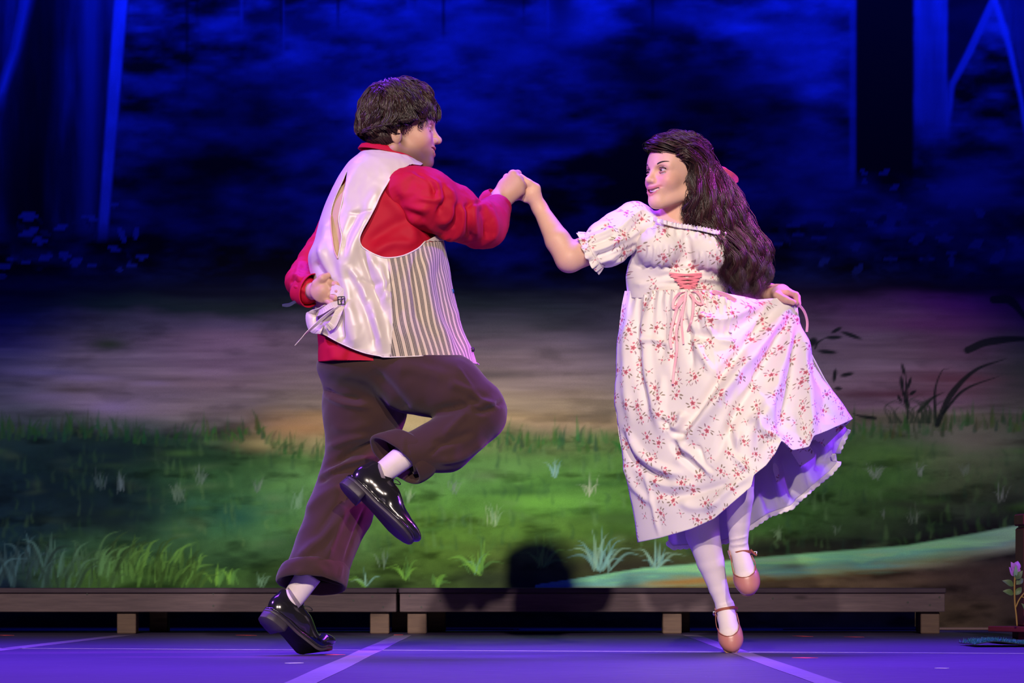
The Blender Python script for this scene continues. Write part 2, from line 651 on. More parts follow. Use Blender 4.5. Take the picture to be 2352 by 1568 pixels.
def tape(name, a, b, w, m, label, cat='tape', group=None, z=0.0008):
    a = np.array(a, float); b = np.array(b, float)
    d = unit(b - a); n = np.array([-d[1], d[0], 0]) * w / 2
    k = 10
    t = np.linspace(0, 1, k)[:, None]
    c = a * (1 - t) + b * t
    w2 = n * (1 + 0.05 * np.sin(np.arange(k) * 2.1))[:, None]
    V = np.concatenate([c - w2, c + w2, c - w2 + [0, 0, z], c + w2 + [0, 0, z]])
    V[:, 2] += 0.0002
    F = []
    for i in range(k - 1):
        F += [[2 * k + i, 2 * k + i + 1, 3 * k + i + 1, 3 * k + i], [i, i + 1, 2 * k + i + 1, 2 * k + i], [k + i, 3 * k + i, 3 * k + i + 1, k + i + 1]]
    F += [[0, 2 * k, 3 * k, k], [k - 1, 2 * k - 1, 4 * k - 1, 3 * k - 1]]
    o = mesh(name, V, F, m, smooth=False)
    tag(o, label, cat, group)
    return o

m_tape = plain('floor_tape', lin(138, 122, 158), 0.5, 25, 0.25)
m_seam = plain('seam_tape', lin(175, 165, 185), 0.45, 25, 0.3)
m_red = plain('red_spike_tape', (0.95, 0.10, 0.13), 0.6, 30, 0.1)
m_white = plain('white_scrap', (0.8, 0.8, 0.8), 0.6)
G = 'pale seam tapes on the stage floor'
tape('floor_tape', floor_pt(925, 1459), floor_pt(655, 1585), 0.075, m_tape, 'pale tape strip on the floor running down from the platform joint', group=G)
tape('floor_tape', floor_pt(1585, 1458), floor_pt(1935, 1580), 0.065, m_tape, 'pale tape strip slanting to the lower right past the dancer in the floral dress', group=G)
tape('floor_tape', floor_pt(282, 1459), floor_pt(-140, 1508), 0.075, m_tape, 'pale tape strip on the floor at the far left', group=G)
tape('floor_tape', floor_pt(-500, 1486), floor_pt(2900, 1503), 0.028, m_seam, 'thin pale seam tape running straight across the whole stage floor', group=G)
GR = 'red spike tape marks on the floor'
for a, b, l in [((0, 1458), (20, 1459), 'red spike mark on the floor at the left edge'),
                ((553, 1458), (578, 1459), 'red spike mark on the floor left of the black shoe heel'),
                ((905, 1457.5), (926, 1457.5), 'red spike mark on the floor at the platform joint'),
                ((748, 1502.5), (779, 1503.5), 'red spike mark touching the toe of the black shoe'),
                ((1832, 1460), (1855, 1461.5), 'red spike mark on the floor right of the dancer in the floral dress'),
                ((1950, 1462), (1973, 1463), 'red spike mark on the floor below the right platform end'),
                ((1832, 1510), (1866, 1511), 'red spike mark on the floor just below the long seam tape')]:
    tape('spike_tape', floor_pt(*a), floor_pt(*b), 0.05, m_red, l, 'tape', GR)
GW = 'white tape scraps on the floor'
for a, b, l in [((660, 1523), (692, 1522), 'white tape scrap on the floor below the black shoe'),
                ((2150, 1534), (2177, 1534.5), 'white tape scrap on the floor at the lower right')]:
    tape('tape_scrap', floor_pt(*a), floor_pt(*b), 0.02, m_white, l, 'tape', GW)

# ------------------------------------------------------------------ low timber platforms
def wood(name, c1, c2, dark):
    m = N(name)
    co = m.coord('Object', (1.2, 14, 14))
    g = m.noise(6, co, 5, 0.6)
    base = m.mix(m.ramp(g, [(0.3, 0.0), (0.7, 1.0)]), c1, c2)
    v = m.n('ShaderNodeTexVoronoi', i_Scale=2.3)
    m.l(m.coord('Object', (1, 1, 3)), v.inputs['Vector'])
    k = m.ramp(v.outputs['Distance'], [(0.0, 1.0), (0.05, 0.7), (0.1, 0.0)])
    base = m.mix(m.math('MULTIPLY', k, 0.75), base, dark)
    m.color(base)
    m.bump(g, 0.25, 0.001)
    m.set(rough=0.75)
    return m.m

m_wood = wood('grey_timber', lin(90, 75, 84), lin(112, 94, 101), lin(38, 27, 34))
m_deck = wood('dark_deck', lin(62, 50, 66), lin(80, 64, 80), lin(34, 26, 38))
m_block = wood('block_timber', lin(100, 80, 74), lin(120, 98, 84), lin(62, 46, 42))
m_nail = plain('nail_steel', (0.02, 0.02, 0.022), 0.4)

def platform(x0, x1, label, feet, nails):
    yf, yb = 3.53, 4.22
    root = thing('stage_platform', ((x0 + x1) / 2, yf, 0), label, 'platform', 'low timber platforms before the painted drop')
    solid('deck_board', box((x0, yf - 0.012, 0.183), (x1, yb, 0.206), 0.004), m_deck, root)
    solid('front_board', box((x0 + 0.004, yf, 0.098), (x1 - 0.004, yf + 0.038, 0.182), 0.003), m_wood, root)
    solid('back_board', box((x0 + 0.004, yb - 0.038, 0.098), (x1 - 0.004, yb, 0.182), 0.003), m_wood, root)
    for xe in (x0 + 0.004, x1 - 0.042):
        solid('end_board', box((xe, yf + 0.039, 0.098), (xe + 0.038, yb - 0.039, 0.182), 0.003), m_wood, root)
    for fx in feet:
        solid('foot_block', box((fx - 0.043, yf + 0.03, 0), (fx + 0.043, yf + 0.119, 0.0975), 0.004), m_block, root)
        solid('foot_block', box((fx + 0.03, yb - 0.14, 0), (fx + 0.116, yb - 0.05, 0.0975), 0.004), m_block, root)
    for (nx, nz) in nails:
        a = np.linspace(0, 2 * np.pi, 10, endpoint=False)
        ring = np.stack([nx + 0.005 * np.cos(a), np.full(10, yf - 0.0015), nz + 0.005 * np.sin(a)], 1)
        ring2 = ring.copy(); ring2[:, 1] = yf + 0.002
        V = np.concatenate([ring, ring2])
        F = [list(range(10))] + [[i, (i + 1) % 10, 10 + (i + 1) % 10, 10 + i] for i in range(10)]
        solid('nail', (V, F), m_nail, root)
    return root

def plat_x(px): return (px - CXP) / FPX * (CAMD + 3.53)
def plat_z(py): return CAMH + (HZP - py) / FPX * (CAMD + 3.53)
xj = plat_x(914)
platform(xj - 2.445, xj - 0.004, 'left low timber platform of grey boards, behind the man in the vest', [plat_x(288), plat_x(871)],
         [(plat_x(812), plat_z(1379)), (plat_x(855), plat_z(1370)), (plat_x(880), plat_z(1394)), (plat_x(490), plat_z(1363)), (plat_x(490), plat_z(1391)), (plat_x(200), plat_z(1364))])
platform(xj + 0.004, xj + 2.468, 'right low timber platform of grey boards, behind the dancer in the floral dress', [plat_x(957), plat_x(1545), plat_x(2139)],
         [(plat_x(941), plat_z(1368)), (plat_x(968), plat_z(1394)), (plat_x(1011), plat_z(1379)), (plat_x(2158), plat_z(1371)), (plat_x(2085), plat_z(1383)), (plat_x(2136), plat_z(1389)), (plat_x(1775), plat_z(1374))])

# ------------------------------------------------------------------ painted forest drop (flat painted cloth)
DROP_Y = 4.4
def make_drop():
    xs = np.concatenate([np.arange(-700, 0, 12), np.arange(0, 2352, 3.6), np.arange(2352, 3060, 12)])
    ys = np.concatenate([np.arange(-420, 0, 14), np.arange(0, 620, 7.0), np.arange(620, 1447, 3.4), [1447.0]])
    X, Y = np.meshgrid(xs, ys)
    sh = X.shape
    # ---- lower half: path and meadow, coarse colour plan
    cx = [-700, 0, 250, 500, 750, 1000, 1250, 1500, 1750, 2000, 2200, 2352, 3060]
    cy = [620, 660, 700, 740, 780, 830, 880, 930, 970, 1010, 1060, 1110, 1160, 1210, 1260, 1310, 1350, 1400, 1447]
    T = [
        [(4, 6, 24), (4, 6, 24), (4, 7, 22), (6, 8, 20), (7, 9, 18), (7, 9, 18), (7, 9, 18), (8, 9, 18), (8, 9, 18), (7, 7, 18), (5, 5, 18)],
        [(4, 8, 26), (5, 9, 22), (9, 12, 22), (12, 16, 22), (12, 16, 20), (13, 16, 20), (14, 14, 20), (16, 12, 22), (18, 12, 22), (18, 8, 20), (10, 7, 16)],
        [(8, 16, 36), (12, 24, 28), (18, 26, 28), (24, 30, 30), (28, 36, 34), (32, 38, 36), (38, 38, 38), (44, 34, 44), (52, 32, 54), (60, 24, 62), (46, 20, 48)],
        [(16, 20, 56), (36, 36, 50), (54, 48, 66), (52, 48, 58), (46, 46, 52), (44, 46, 48), (50, 48, 52), (56, 48, 56), (66, 48, 64), (72, 40, 66), (50, 32, 52)],
        [(30, 30, 70), (52, 48, 64), (72, 58, 76), (74, 62, 72), (62, 58, 64), (62, 58, 64), (64, 60, 64), (66, 60, 66), (70, 58, 68), (70, 50, 64), (48, 40, 48)],
        [(50, 50, 82), (68, 62, 80), (82, 68, 86), (86, 74, 82), (80, 72, 76), (82, 74, 80), (80, 74, 78), (76, 70, 74), (78, 66, 74), (70, 54, 64), (50, 44, 50)],
        [(52, 52, 78), (76, 68, 84), (84, 72, 82), (92, 82, 82), (92, 86, 80), (92, 84, 84), (88, 82, 80), (82, 74, 78), (84, 68, 78), (72, 50, 60), (54, 48, 54)],
        [(52, 54, 76), (84, 76, 98), (86, 78, 86), (96, 88, 80), (104, 96, 78), (100, 92, 80), (92, 86, 76), (84, 78, 76), (86, 70, 82), (84, 66, 80), (56, 54, 54)],
        [(40, 48, 58), (52, 60, 62), (70, 70, 66), (120, 100, 72), (118, 108, 80), (112, 100, 78), (100, 90, 68), (74, 76, 56), (70, 70, 56), (72, 74, 60), (50, 54, 46)],
        [(20, 36, 38), (20, 38, 34), (34, 58, 38), (116, 112, 74), (84, 104, 58), (74, 92, 52), (66, 88, 46), (54, 80, 40), (58, 82, 44), (72, 78, 60), (52, 60, 46)],
        [(14, 32, 36), (16, 32, 32), (38, 70, 38), (66, 100, 50), (66, 104, 52), (66, 100, 48), (58, 92, 40), (50, 84, 34), (58, 88, 40), (70, 82, 54), (50, 62, 42)],
        [(12, 28, 38), (16, 34, 36), (44, 80, 44), (66, 104, 56), (68, 108, 54), (68, 112, 48), (60, 98, 40), (46, 82, 34), (50, 82, 36), (54, 66, 42), (40, 48, 36)],
        [(12, 28, 40), (18, 36, 40), (44, 84, 54), (58, 94, 52), (64, 104, 44), (72, 118, 48), (58, 96, 38), (44, 78, 32), (46, 72, 34), (36, 46, 34), (26, 30, 28)],
        [(14, 32, 42), (24, 42, 38), (48, 88, 54), (54, 86, 46), (62, 96, 36), (64, 98, 38), (50, 80, 32), (40, 68, 30), (38, 54, 32), (24, 28, 28), (20, 22, 24)],
        [(18, 40, 50), (40, 70, 44), (50, 84, 48), (50, 78, 42), (58, 86, 32), (58, 78, 34), (46, 60, 30), (36, 46, 28), (26, 30, 26), (22, 20, 26), (24, 22, 28)],
        [(18, 36, 52), (58, 92, 42), (48, 80, 36), (46, 68, 34), (52, 76, 30), (50, 58, 32), (40, 38, 28), (60, 52, 34), (64, 52, 40), (48, 38, 36), (40, 32, 34)],
        [(16, 28, 46), (52, 82, 38), (40, 64, 34), (38, 56, 30), (46, 64, 30), (44, 44, 34), (70, 60, 40), (72, 60, 44), (72, 60, 44), (50, 40, 38), (42, 34, 36)],
        [(10, 16, 26), (14, 18, 18), (14, 18, 18), (16, 18, 18), (16, 18, 18), (24, 22, 22), (40, 34, 28), (56, 46, 36), (70, 58, 40), (54, 44, 36), (44, 36, 36)],
        [(8, 10, 16), (8, 10, 10), (8, 10, 10), (10, 10, 10), (10, 10, 10), (14, 14, 14), (30, 26, 22), (54, 44, 34), (72, 60, 42), (56, 46, 36), (46, 38, 36)]]
    T = [[r[0]] + r + [r[-1]] for r in T]
    A = lin(*np.moveaxis(np.array(T, float), 2, 0)) if False else np.array([[lin(*c) for c in r] for r in T])
    def interp(xq, yq):
        ix = np.clip(np.searchsorted(cx, xq) - 1, 0, len(cx) - 2); iy = np.clip(np.searchsorted(cy, yq) - 1, 0, len(cy) - 2)
        cxa = np.array(cx, float); cya = np.array(cy, float)
        fx = np.clip((xq - cxa[ix]) / (cxa[ix + 1] - cxa[ix]), 0, 1); fy = np.clip((yq - cya[iy]) / (cya[iy + 1] - cya[iy]), 0, 1)
        fx = fx * fx * (3 - 2 * fx); fy = fy * fy * (3 - 2 * fy)
        fx = fx[..., None]; fy = fy[..., None]
        return (A[iy, ix] * (1 - fx) + A[iy, ix + 1] * fx) * (1 - fy) + (A[iy + 1, ix] * (1 - fx) + A[iy + 1, ix + 1] * fx) * fy
    wob = (fbm(X / 160, Y / 60, 3) - 0.5)
    C = interp(X + 110 * (fbm(X / 220, Y / 45, 5) - 0.5), np.maximum(Y + 46 * wob, 600))
    # brush streaks: long and level on the path, mottled on the grass
    gr = np.clip((Y - 955) / 40, 0, 1)
    st = fbm(X / 190, Y / 13, 11, 4) * (1 - gr) + fbm(X / 38, Y / 24, 12, 5) * gr
    C = C * (0.62 + 0.76 * st)[..., None] * (1.28 - .28 * gr)[..., None]
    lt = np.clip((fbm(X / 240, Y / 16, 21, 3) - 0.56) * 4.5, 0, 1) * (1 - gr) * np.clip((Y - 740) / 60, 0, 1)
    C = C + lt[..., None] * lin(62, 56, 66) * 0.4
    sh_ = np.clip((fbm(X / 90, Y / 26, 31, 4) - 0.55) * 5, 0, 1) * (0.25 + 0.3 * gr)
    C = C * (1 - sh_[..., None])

    def blob(x, y, rx, ry, c, a, rot=0.0, hard=1.0):
        m = (np.abs(X - x) < 3 * max(rx, ry)) & (np.abs(Y - y) < 3 * max(rx, ry))
        if not m.any(): return
        dx = X[m] - x; dy = Y[m] - y
        u = dx * math.cos(rot) + dy * math.sin(rot); v = -dx * math.sin(rot) + dy * math.cos(rot)
        w = np.exp(-(((u / rx) ** 2 + (v / ry) ** 2)) ** hard) * a
        C[m] = C[m] * (1 - w[:, None]) + np.asarray(c) * w[:, None]

    def stroke(pts, wd, c, a, taper=(0.25, 1.0, 0.1), soft=1.2):
        pl = catmull(np.array(pts, float), 5 * len(pts))
        m = (X > pl[:, 0].min() - 3 * wd - 4) & (X < pl[:, 0].max() + 3 * wd + 4) & (Y > pl[:, 1].min() - 3 * wd - 4) & (Y < pl[:, 1].max() + 3 * wd + 4)
        if not m.any(): return
        d, t = seg_dist(np.stack([X[m], Y[m]], 1), pl)
        ww = wd * np.interp(t, [0, 0.35, 1], taper)
        w = np.clip((ww + soft - d) / (2 * soft), 0, 1) * a * np.clip(ww / (0.6 * soft), 0, 1)
        C[m] = C[m] * (1 - w[:, None]) + np.asarray(c) * w[:, None]

    R = np.random.default_rng(11)
    # dark and light drifts in the meadow
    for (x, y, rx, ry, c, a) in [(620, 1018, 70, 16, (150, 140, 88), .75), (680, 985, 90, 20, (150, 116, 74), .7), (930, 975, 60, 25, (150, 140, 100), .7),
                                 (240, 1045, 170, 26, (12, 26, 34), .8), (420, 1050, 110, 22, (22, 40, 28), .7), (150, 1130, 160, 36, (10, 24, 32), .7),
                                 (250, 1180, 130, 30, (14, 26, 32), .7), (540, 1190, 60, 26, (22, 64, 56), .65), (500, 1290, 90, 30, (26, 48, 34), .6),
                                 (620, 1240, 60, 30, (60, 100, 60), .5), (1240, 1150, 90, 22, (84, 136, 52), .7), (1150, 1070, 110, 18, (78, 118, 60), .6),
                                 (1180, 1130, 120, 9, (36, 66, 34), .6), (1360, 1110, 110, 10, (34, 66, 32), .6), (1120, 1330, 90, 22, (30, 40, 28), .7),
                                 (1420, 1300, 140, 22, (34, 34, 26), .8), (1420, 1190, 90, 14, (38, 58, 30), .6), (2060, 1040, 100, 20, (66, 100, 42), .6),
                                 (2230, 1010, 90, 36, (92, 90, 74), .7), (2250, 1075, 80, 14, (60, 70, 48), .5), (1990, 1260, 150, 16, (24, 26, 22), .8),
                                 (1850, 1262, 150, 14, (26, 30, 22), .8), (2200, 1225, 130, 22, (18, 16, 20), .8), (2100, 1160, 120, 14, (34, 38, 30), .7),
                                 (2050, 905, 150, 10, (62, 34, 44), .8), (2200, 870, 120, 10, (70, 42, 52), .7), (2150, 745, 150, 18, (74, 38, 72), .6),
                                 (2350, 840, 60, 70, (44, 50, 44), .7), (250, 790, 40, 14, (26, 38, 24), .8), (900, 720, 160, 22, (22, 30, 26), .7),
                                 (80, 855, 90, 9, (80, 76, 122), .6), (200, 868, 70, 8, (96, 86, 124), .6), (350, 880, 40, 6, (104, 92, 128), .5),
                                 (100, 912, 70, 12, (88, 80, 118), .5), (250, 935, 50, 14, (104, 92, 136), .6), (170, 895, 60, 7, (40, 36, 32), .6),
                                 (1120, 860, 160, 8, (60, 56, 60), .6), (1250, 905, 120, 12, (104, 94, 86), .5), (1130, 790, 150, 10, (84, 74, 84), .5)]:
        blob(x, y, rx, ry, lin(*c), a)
    # grassy fringe of the meadow
    for i in range(900):
        x = R.uniform(-650, 3000)
        top = np.interp(x, [-650, 0, 230, 400, 600, 640, 740, 1000, 1420, 1950, 2100, 2250, 3000], [1000, 985, 985, 1000, 985, 1022, 1032, 1010, 1012, 985, 985, 965, 960])
        h = abs(R.normal(0, 1)) * 22 + 12
        y = top + R.uniform(-4, 26)
        lean = R.normal(0, 9)
        c = np.array([R.uniform(26, 60), R.uniform(58, 92), R.uniform(28, 44)])
        if x < 450: c = c * np.array([0.6, 0.7, 0.85]) 
        if x > 2000: c = c * np.array([0.95, 0.85, 0.9])
        stroke([(x, y), (x + lean * .3, y - h * .55), (x + lean, y - h)], R.uniform(2.0, 5.5), lin(*c), R.uniform(0.35, 0.75), (1.0, 0.8, 0.05), 2.2)
    for i in range(1100):                                   # soft upright dabs across the meadow
        x = R.uniform(-600, 2950); y = R.uniform(1040, 1270)
        base = np.array([[40, 74, 40], [58, 96, 46], [76, 110, 62], [30, 58, 40]][R.integers(4)], float)
        if x < 380: base = base * 0.62 + np.array([0, 4, 10])
        if x > 1900: base *= 0.8
        h = R.uniform(14, 44)
        stroke([(x, y), (x + R.normal(0, 3), y - h * .6), (x + R.normal(0, 8), y - h)], R.uniform(2, 6), lin(*base), R.uniform(.12, .38), (1, .8, .1), 3)
    for i in range(260):                                   # level smears of turf
        x = R.uniform(-600, 2950); y = R.uniform(1015, 1260)
        base = np.array([[52, 92, 42], [74, 116, 54], [34, 62, 34], [84, 112, 70]][R.integers(4)], float)
        if x < 380: base = base * 0.5 + np.array([0, 2, 10])
        if x > 1900: base *= 0.78
        blob(x, y, R.uniform(12, 48), R.uniform(5, 11), lin(*base), R.uniform(.15, .38), R.normal(0, .1))
    # long path curving out of the lower right
    ptop = np.interp(X, [1230, 1480, 1640, 1760, 1900, 2080, 2240, 2352, 3060], [1342, 1301, 1288, 1276, 1264, 1250, 1222, 1200, 1110])
    pbot = np.interp(X, [1230, 1480, 1640, 1800, 2000, 2200, 2352, 3060], [1350, 1352, 1348, 1330, 1318, 1290, 1262, 1180])
    u = (Y - ptop) / np.maximum(pbot - ptop, 6)
    pm = np.clip(u * 9, 0, 1) * np.clip((1.12 - u) * 3.5, 0, 1) * (X > 1230)
    nz = fbm(X / 120, Y / 14, 41, 4)
    pc = np.zeros(sh + (3,))
    stops = [(0.0, (112, 172, 150)), (0.3, (122, 186, 138)), (0.5, (92, 142, 142)), (0.75, (112, 128, 104)), (1.0, (96, 76, 44))]
    uu = np.clip(u + (nz - 0.5) * 0.9, 0, 1)
    sv = [s for s, _ in stops]; scol = np.array([lin(*c) for _, c in stops])
    for k in range(3): pc[..., k] = np.interp(uu, sv, scol[:, k])
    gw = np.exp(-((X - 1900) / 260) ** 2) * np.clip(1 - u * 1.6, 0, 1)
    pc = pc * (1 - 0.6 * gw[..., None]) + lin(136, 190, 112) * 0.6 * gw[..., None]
    tw = np.clip((nz - 0.5) * 6, 0, 1) * np.exp(-((X - 1950) / 300) ** 2)
    pc = pc * (1 - 0.5 * tw[..., None]) + lin(96, 168, 150) * 0.5 * tw[..., None]
    bw = np.clip((1560 - X) / 300, 0, 1)
    pc = pc * (1 - bw[..., None] * .5) + lin(96, 156, 178) * bw[..., None] * .5
    rw = np.clip((X - 2150) / 160, 0, 1)
    pc = pc * (1 - rw[..., None] * .55) + lin(112, 124, 140) * rw[..., None] * .55
    pc *= (0.72 + 0.55 * fbm(X / 170, Y / 12, 43, 3))[..., None]
    pc = pc * np.array([.70, .72, .58])
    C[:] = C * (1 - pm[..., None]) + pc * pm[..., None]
    for (x, y, rx, ry, c, a) in [(1640, 1330, 110, 8, (132, 92, 42), .7), (1820, 1300, 50, 8, (58, 48, 40), .6), (1560, 1338, 90, 6, (120, 84, 40), .6), (2060, 1336, 110, 10, (86, 70, 56), .6), (2120, 1300, 90, 8, (120, 116, 96), .4)]:
        blob(x, y, rx, ry, lin(*c), a, -0.06)
    # painted tufts of blades
    def tuft(x, y, n, h, spread, cols, w=4, a=.60, droop=0.5):
        w *= .62; h *= 1.1
        for i in range(int(n * 1.5)):
            an = R.uniform(-1, 1) * spread
            hh = h * R.uniform(.55, 1.05)
            dx = math.sin(an) * hh; dy = math.cos(an) * hh
            c = lin(*cols[R.integers(len(cols))]) * .62
            bx = x + R.normal(0, h * .10)
            stroke([(bx, y + R.normal(0, 3)), (bx + dx * .5, y - dy * .62), (bx + dx, y - dy * (1 - droop * abs(an)))], w * R.uniform(.6, 1.2), c, a * R.uniform(.7, 1), (.45, 1, .05), 1.3)
    pale = [(150, 178, 130), (128, 168, 118), (110, 150, 108)]
    teal = [(120, 170, 160), (104, 158, 158), (134, 176, 150)]
    lime = [(96, 150, 62), (112, 168, 66), (84, 134, 66)]
    grey = [(96, 122, 98), (110, 136, 110), (84, 112, 92)]
    for (x, y, n, h, s, cl, w) in [(1135, 1205, 9, 62, .75, pale, 3.4), (1355, 1136, 8, 52, .7, [(160, 176, 140), (130, 160, 120)], 3.4), (1275, 1092, 7, 46, .6, teal, 4), (1040, 1130, 6, 40, .6, grey, 4),
                                   (940, 1150, 6, 44, .7, pale, 3), (1095, 1315, 12, 78, 1.1, lime + teal, 5.5), (1380, 1308, 14, 100, 1.0, teal, 6), (1510, 1303, 10, 70, 1.0, teal, 5), (1245, 1300, 8, 70, 1.2, lime, 5),
                                   (2010, 1096, 9, 44, .95, [(128, 144, 120), (108, 128, 104)], 3), (2115, 1092, 7, 36, .6, [(140, 152, 130), (112, 130, 108)], 2.6), (2215, 1090, 7, 38, .7, [(98, 112, 92)], 2.6),
                                   (2100, 1200, 7, 50, .7, [(98, 112, 92), (80, 96, 78)], 3), (2300, 1150, 5, 46, .6, [(110, 120, 110)], 2.6), (1850, 1155, 7, 50, .5, [(70, 104, 60)], 3), (1790, 1235, 7, 34, .9, [(92, 120, 84)], 3),
                                   (1920, 1225, 5, 30, .8, [(90, 112, 84)], 2.4), (2030, 1190, 4, 26, .6, [(92, 108, 88)], 2.2), (230, 1120, 7, 46, .6, [(72, 92, 92), (58, 80, 80)], 3.5), (280, 1125, 6, 48, .5, [(90, 110, 112)], 3.5),
                                   (410, 1150, 9, 52, .7, grey, 4), (460, 1110, 8, 46, .7, grey, 3.6), (590, 1130, 8, 44, .6, grey, 3.6), (680, 1165, 6, 60, .5, [(106, 146, 110)], 4.5), (600, 1345, 4, 34, .9, [(124, 170, 130)], 4.5),
                                   (500, 1340, 6, 48, .7, lime, 8), (535, 1340, 5, 50, .6, lime, 8), (840, 1345, 5, 46, 1.1, teal + lime, 5), (930, 1330, 6, 60, 1.1, lime, 5), (1000, 1345, 5, 40, 1.2, lime, 6), (880, 1300, 4, 60, .6, grey, 3)]:
        tuft(x, y, n, h, s, cl, w)
    for i in range(330):                                   # leaning blades of the lower left
        x = R.uniform(-300, 460); y = R.uniform(1285, 1352)
        h = R.uniform(40, 105) * np.interp(x, [-300, 120, 460], [1.0, .9, .62])
        ln = R.normal(-0.05 if x < 140 else 0.35, 0.38)
        f = np.clip((x - 60) / 260, 0, 1)
        c = (1 - f) * np.array([58, 88, 96]) + f * np.array([92, 140, 60])
        c = c * R.uniform(.4, .98)
        stroke([(x, y), (x + ln * h * .45, y - h * .65), (x + ln * h * 1.15, y - h * R.uniform(.72, .95))], R.uniform(2.2, 5.5), lin(*c), R.uniform(.5, .9), (.5, 1, .05), 1.6)
    # dark sprigs and arching blades against the path on the right
    dk = lin(14, 20, 20)
    for pts, w in [([(2150, 972), (2147, 900), (2163, 852), (2180, 848)], 3.5), ([(2152, 975), (2185, 905), (2240, 850), (2310, 824)], 7), ([(2165, 950), (2215, 895), (2300, 862)], 3.5),
                   ([(2222, 804), (2270, 785), (2352, 778), (2420, 790)], 9), ([(2282, 688), (2320, 690), (2352, 726), (2375, 760)], 10), ([(2085, 960), (2082, 900), (2078, 840)], 3.2), ([(2110, 945), (2140, 915), (2170, 900)], 4),
                   ([(2010, 960), (1975, 955), (1955, 948)], 4), ([(1872, 800), (1880, 785), (1905, 772)], 2.5)]:
        stroke(pts, w, dk, .92, (.9, 1, .1), 1.6)
    for (x, y, l, w, r) in [(1915, 775, 19, 5, -.05), (1921, 758, 14, 4.5, -.5), (1955, 770, 26, 5, .35), (1900, 808, 22, 5, .1), (1867, 785, 10, 12, .9), (1917, 862, 5, 16, .15), (1945, 860, 16, 5, -.2), (1925, 892, 10, 4, 0),
                            (2071, 880, 5, 18, -.1), (2088, 880, 4, 15, .3), (2076, 905, 4, 12, -.3), (2096, 902, 10, 4, -.6), (2074, 848, 4, 14, -.2), (2082, 925, 6, 14, -.5), (2066, 915, 4, 10, -.5)]:
        blob(x, y, l, w, dk, .95, r, 3.0)
    for i in range(26):
        x = R.uniform(2040, 2150); h = R.uniform(20, 70)
        stroke([(x, 970), (x + R.normal(0, 8), 970 - h * .6), (x + R.normal(0, 30), 970 - h)], 3, lin(30, 42, 30), .6, (1, .8, .05), 1.8)

    # ---- upper half: forest wall; foliage with the blue light's tint put into its paint
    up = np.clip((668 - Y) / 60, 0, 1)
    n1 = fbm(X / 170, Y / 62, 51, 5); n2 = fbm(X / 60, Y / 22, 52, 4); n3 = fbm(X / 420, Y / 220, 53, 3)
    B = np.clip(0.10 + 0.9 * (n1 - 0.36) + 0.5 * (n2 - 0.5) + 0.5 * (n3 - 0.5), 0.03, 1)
    B *= 0.50 + 0.50 * np.clip((600 - Y) / 600, 0, 1) ** 1.2  # falloff of the blue light down the drop, put into the paint tone
    def ub(x, y, rx, ry, v, a, rot=0.0):
        nonlocal B
        dx = X - x; dy = Y - y
        uu = dx * math.cos(rot) + dy * math.sin(rot); vv = -dx * math.sin(rot) + dy * math.cos(rot)
        w = np.exp(-((uu / rx) ** 2 + (vv / ry) ** 2)) * a
        B = B * (1 - w) + v * w
    for q in [(1620, 220, 200, 120, .03, .8), (1450, 160, 120, 60, .06, .6), (560, 250, 160, 120, .03, .6), (450, 420, 150, 120, .02, .6), (1290, 20, 40, 70, .03, .8), (1230, 315, 120, 22, .02, .8), (1180, 120, 160, 50, .34, .6), (1080, 50, 200, 60, .42, .6),
              (1350, 45, 60, 60, .5, .5), (700, 60, 200, 40, .3, .5), (1150, 260, 140, 70, .26, .5), (1560, 30, 120, 40, .4, .6), (1830, 80, 140, 90, .5, .6), (1830, 300, 90, 60, .2, .5), (1850, 420, 140, 60, .22, .5), (2230, 420, 90, 60, .34, .7), (2200, 480, 110, 40, .26, .5),
              (700, 330, 50, 14, .16, .6), (950, 330, 80, 60, .16, .5), (440, 330, 30, 10, .2, .6), (750, 180, 150, 40, .14, .6)]:
        ub(*q)
    def sharp(pts_l, pts_r, v, a, y0=-430, y1=560, soft=9):
        nonlocal B
        xl = np.interp(Y, [p[1] for p in pts_l], [p[0] for p in pts_l]); xr = np.interp(Y, [p[1] for p in pts_r], [p[0] for p in pts_r])
        w = np.clip((X - xl) / soft + .5, 0, 1) * np.clip((xr - X) / soft + .5, 0, 1) * np.clip((Y - y0) / 30, 0, 1) * np.clip((y1 - Y) / 50, 0, 1) * a
        B = B * (1 - w) + v * w
    bark = fbm(X / 26, Y / 200, 61, 4)
    # big trunk, left
    sharp([(-400, -420), (-60, 600)], [(330, -420), (294, 0), (246, 560)], 0.10 + 0.30 * np.clip(bark - .35, 0, 1), .95)
    sharp([(300, -420), (262, 0), (222, 560)], [(330, -420), (293, 0), (245, 560)], 0.62 * (0.8 + .4 * fbm(X / 20, Y / 40, 63)), .9, soft=8)
    sharp([(210, -420), (190, 0), (186, 300), (182, 560)], [(250, -420), (230, 0), (222, 340), (210, 560)], .36, .6, soft=24)
    sharp([(70, -420), (52, 0), (30, 110), (-10, 220)], [(110, -420), (76, 0), (48, 110), (8, 220)], .62, .8, y1=260, soft=20)
    sharp([(76, -420), (66, 0), (30, 200), (20, 500)], [(170, -420), (140, 0), (130, 200), (110, 500)], .015, .8, soft=40)
    # trunks, right
    sharp([(1966, -420), (1964, 420)], [(2110, -420), (2098, 0), (2096, 420)], .012, .96, y1=440, soft=10)
    sharp([(1952, -420), (1950, 420)], [(1967, -420), (1966, 420)], .40, .7, y1=430, soft=8)
    sharp([(2100, -420), (2098, 320)], [(2190, -420), (2178, 0), (2180, 300)], .46 * (.7 + .5 * bark), .9, y1=325, soft=10)
    sharp([(2180, -100), (2176, 110), (2174, 210)], [(2300, -100), (2276, 0), (2226, 110), (2176, 210)], .07, .9, y1=215, soft=8)
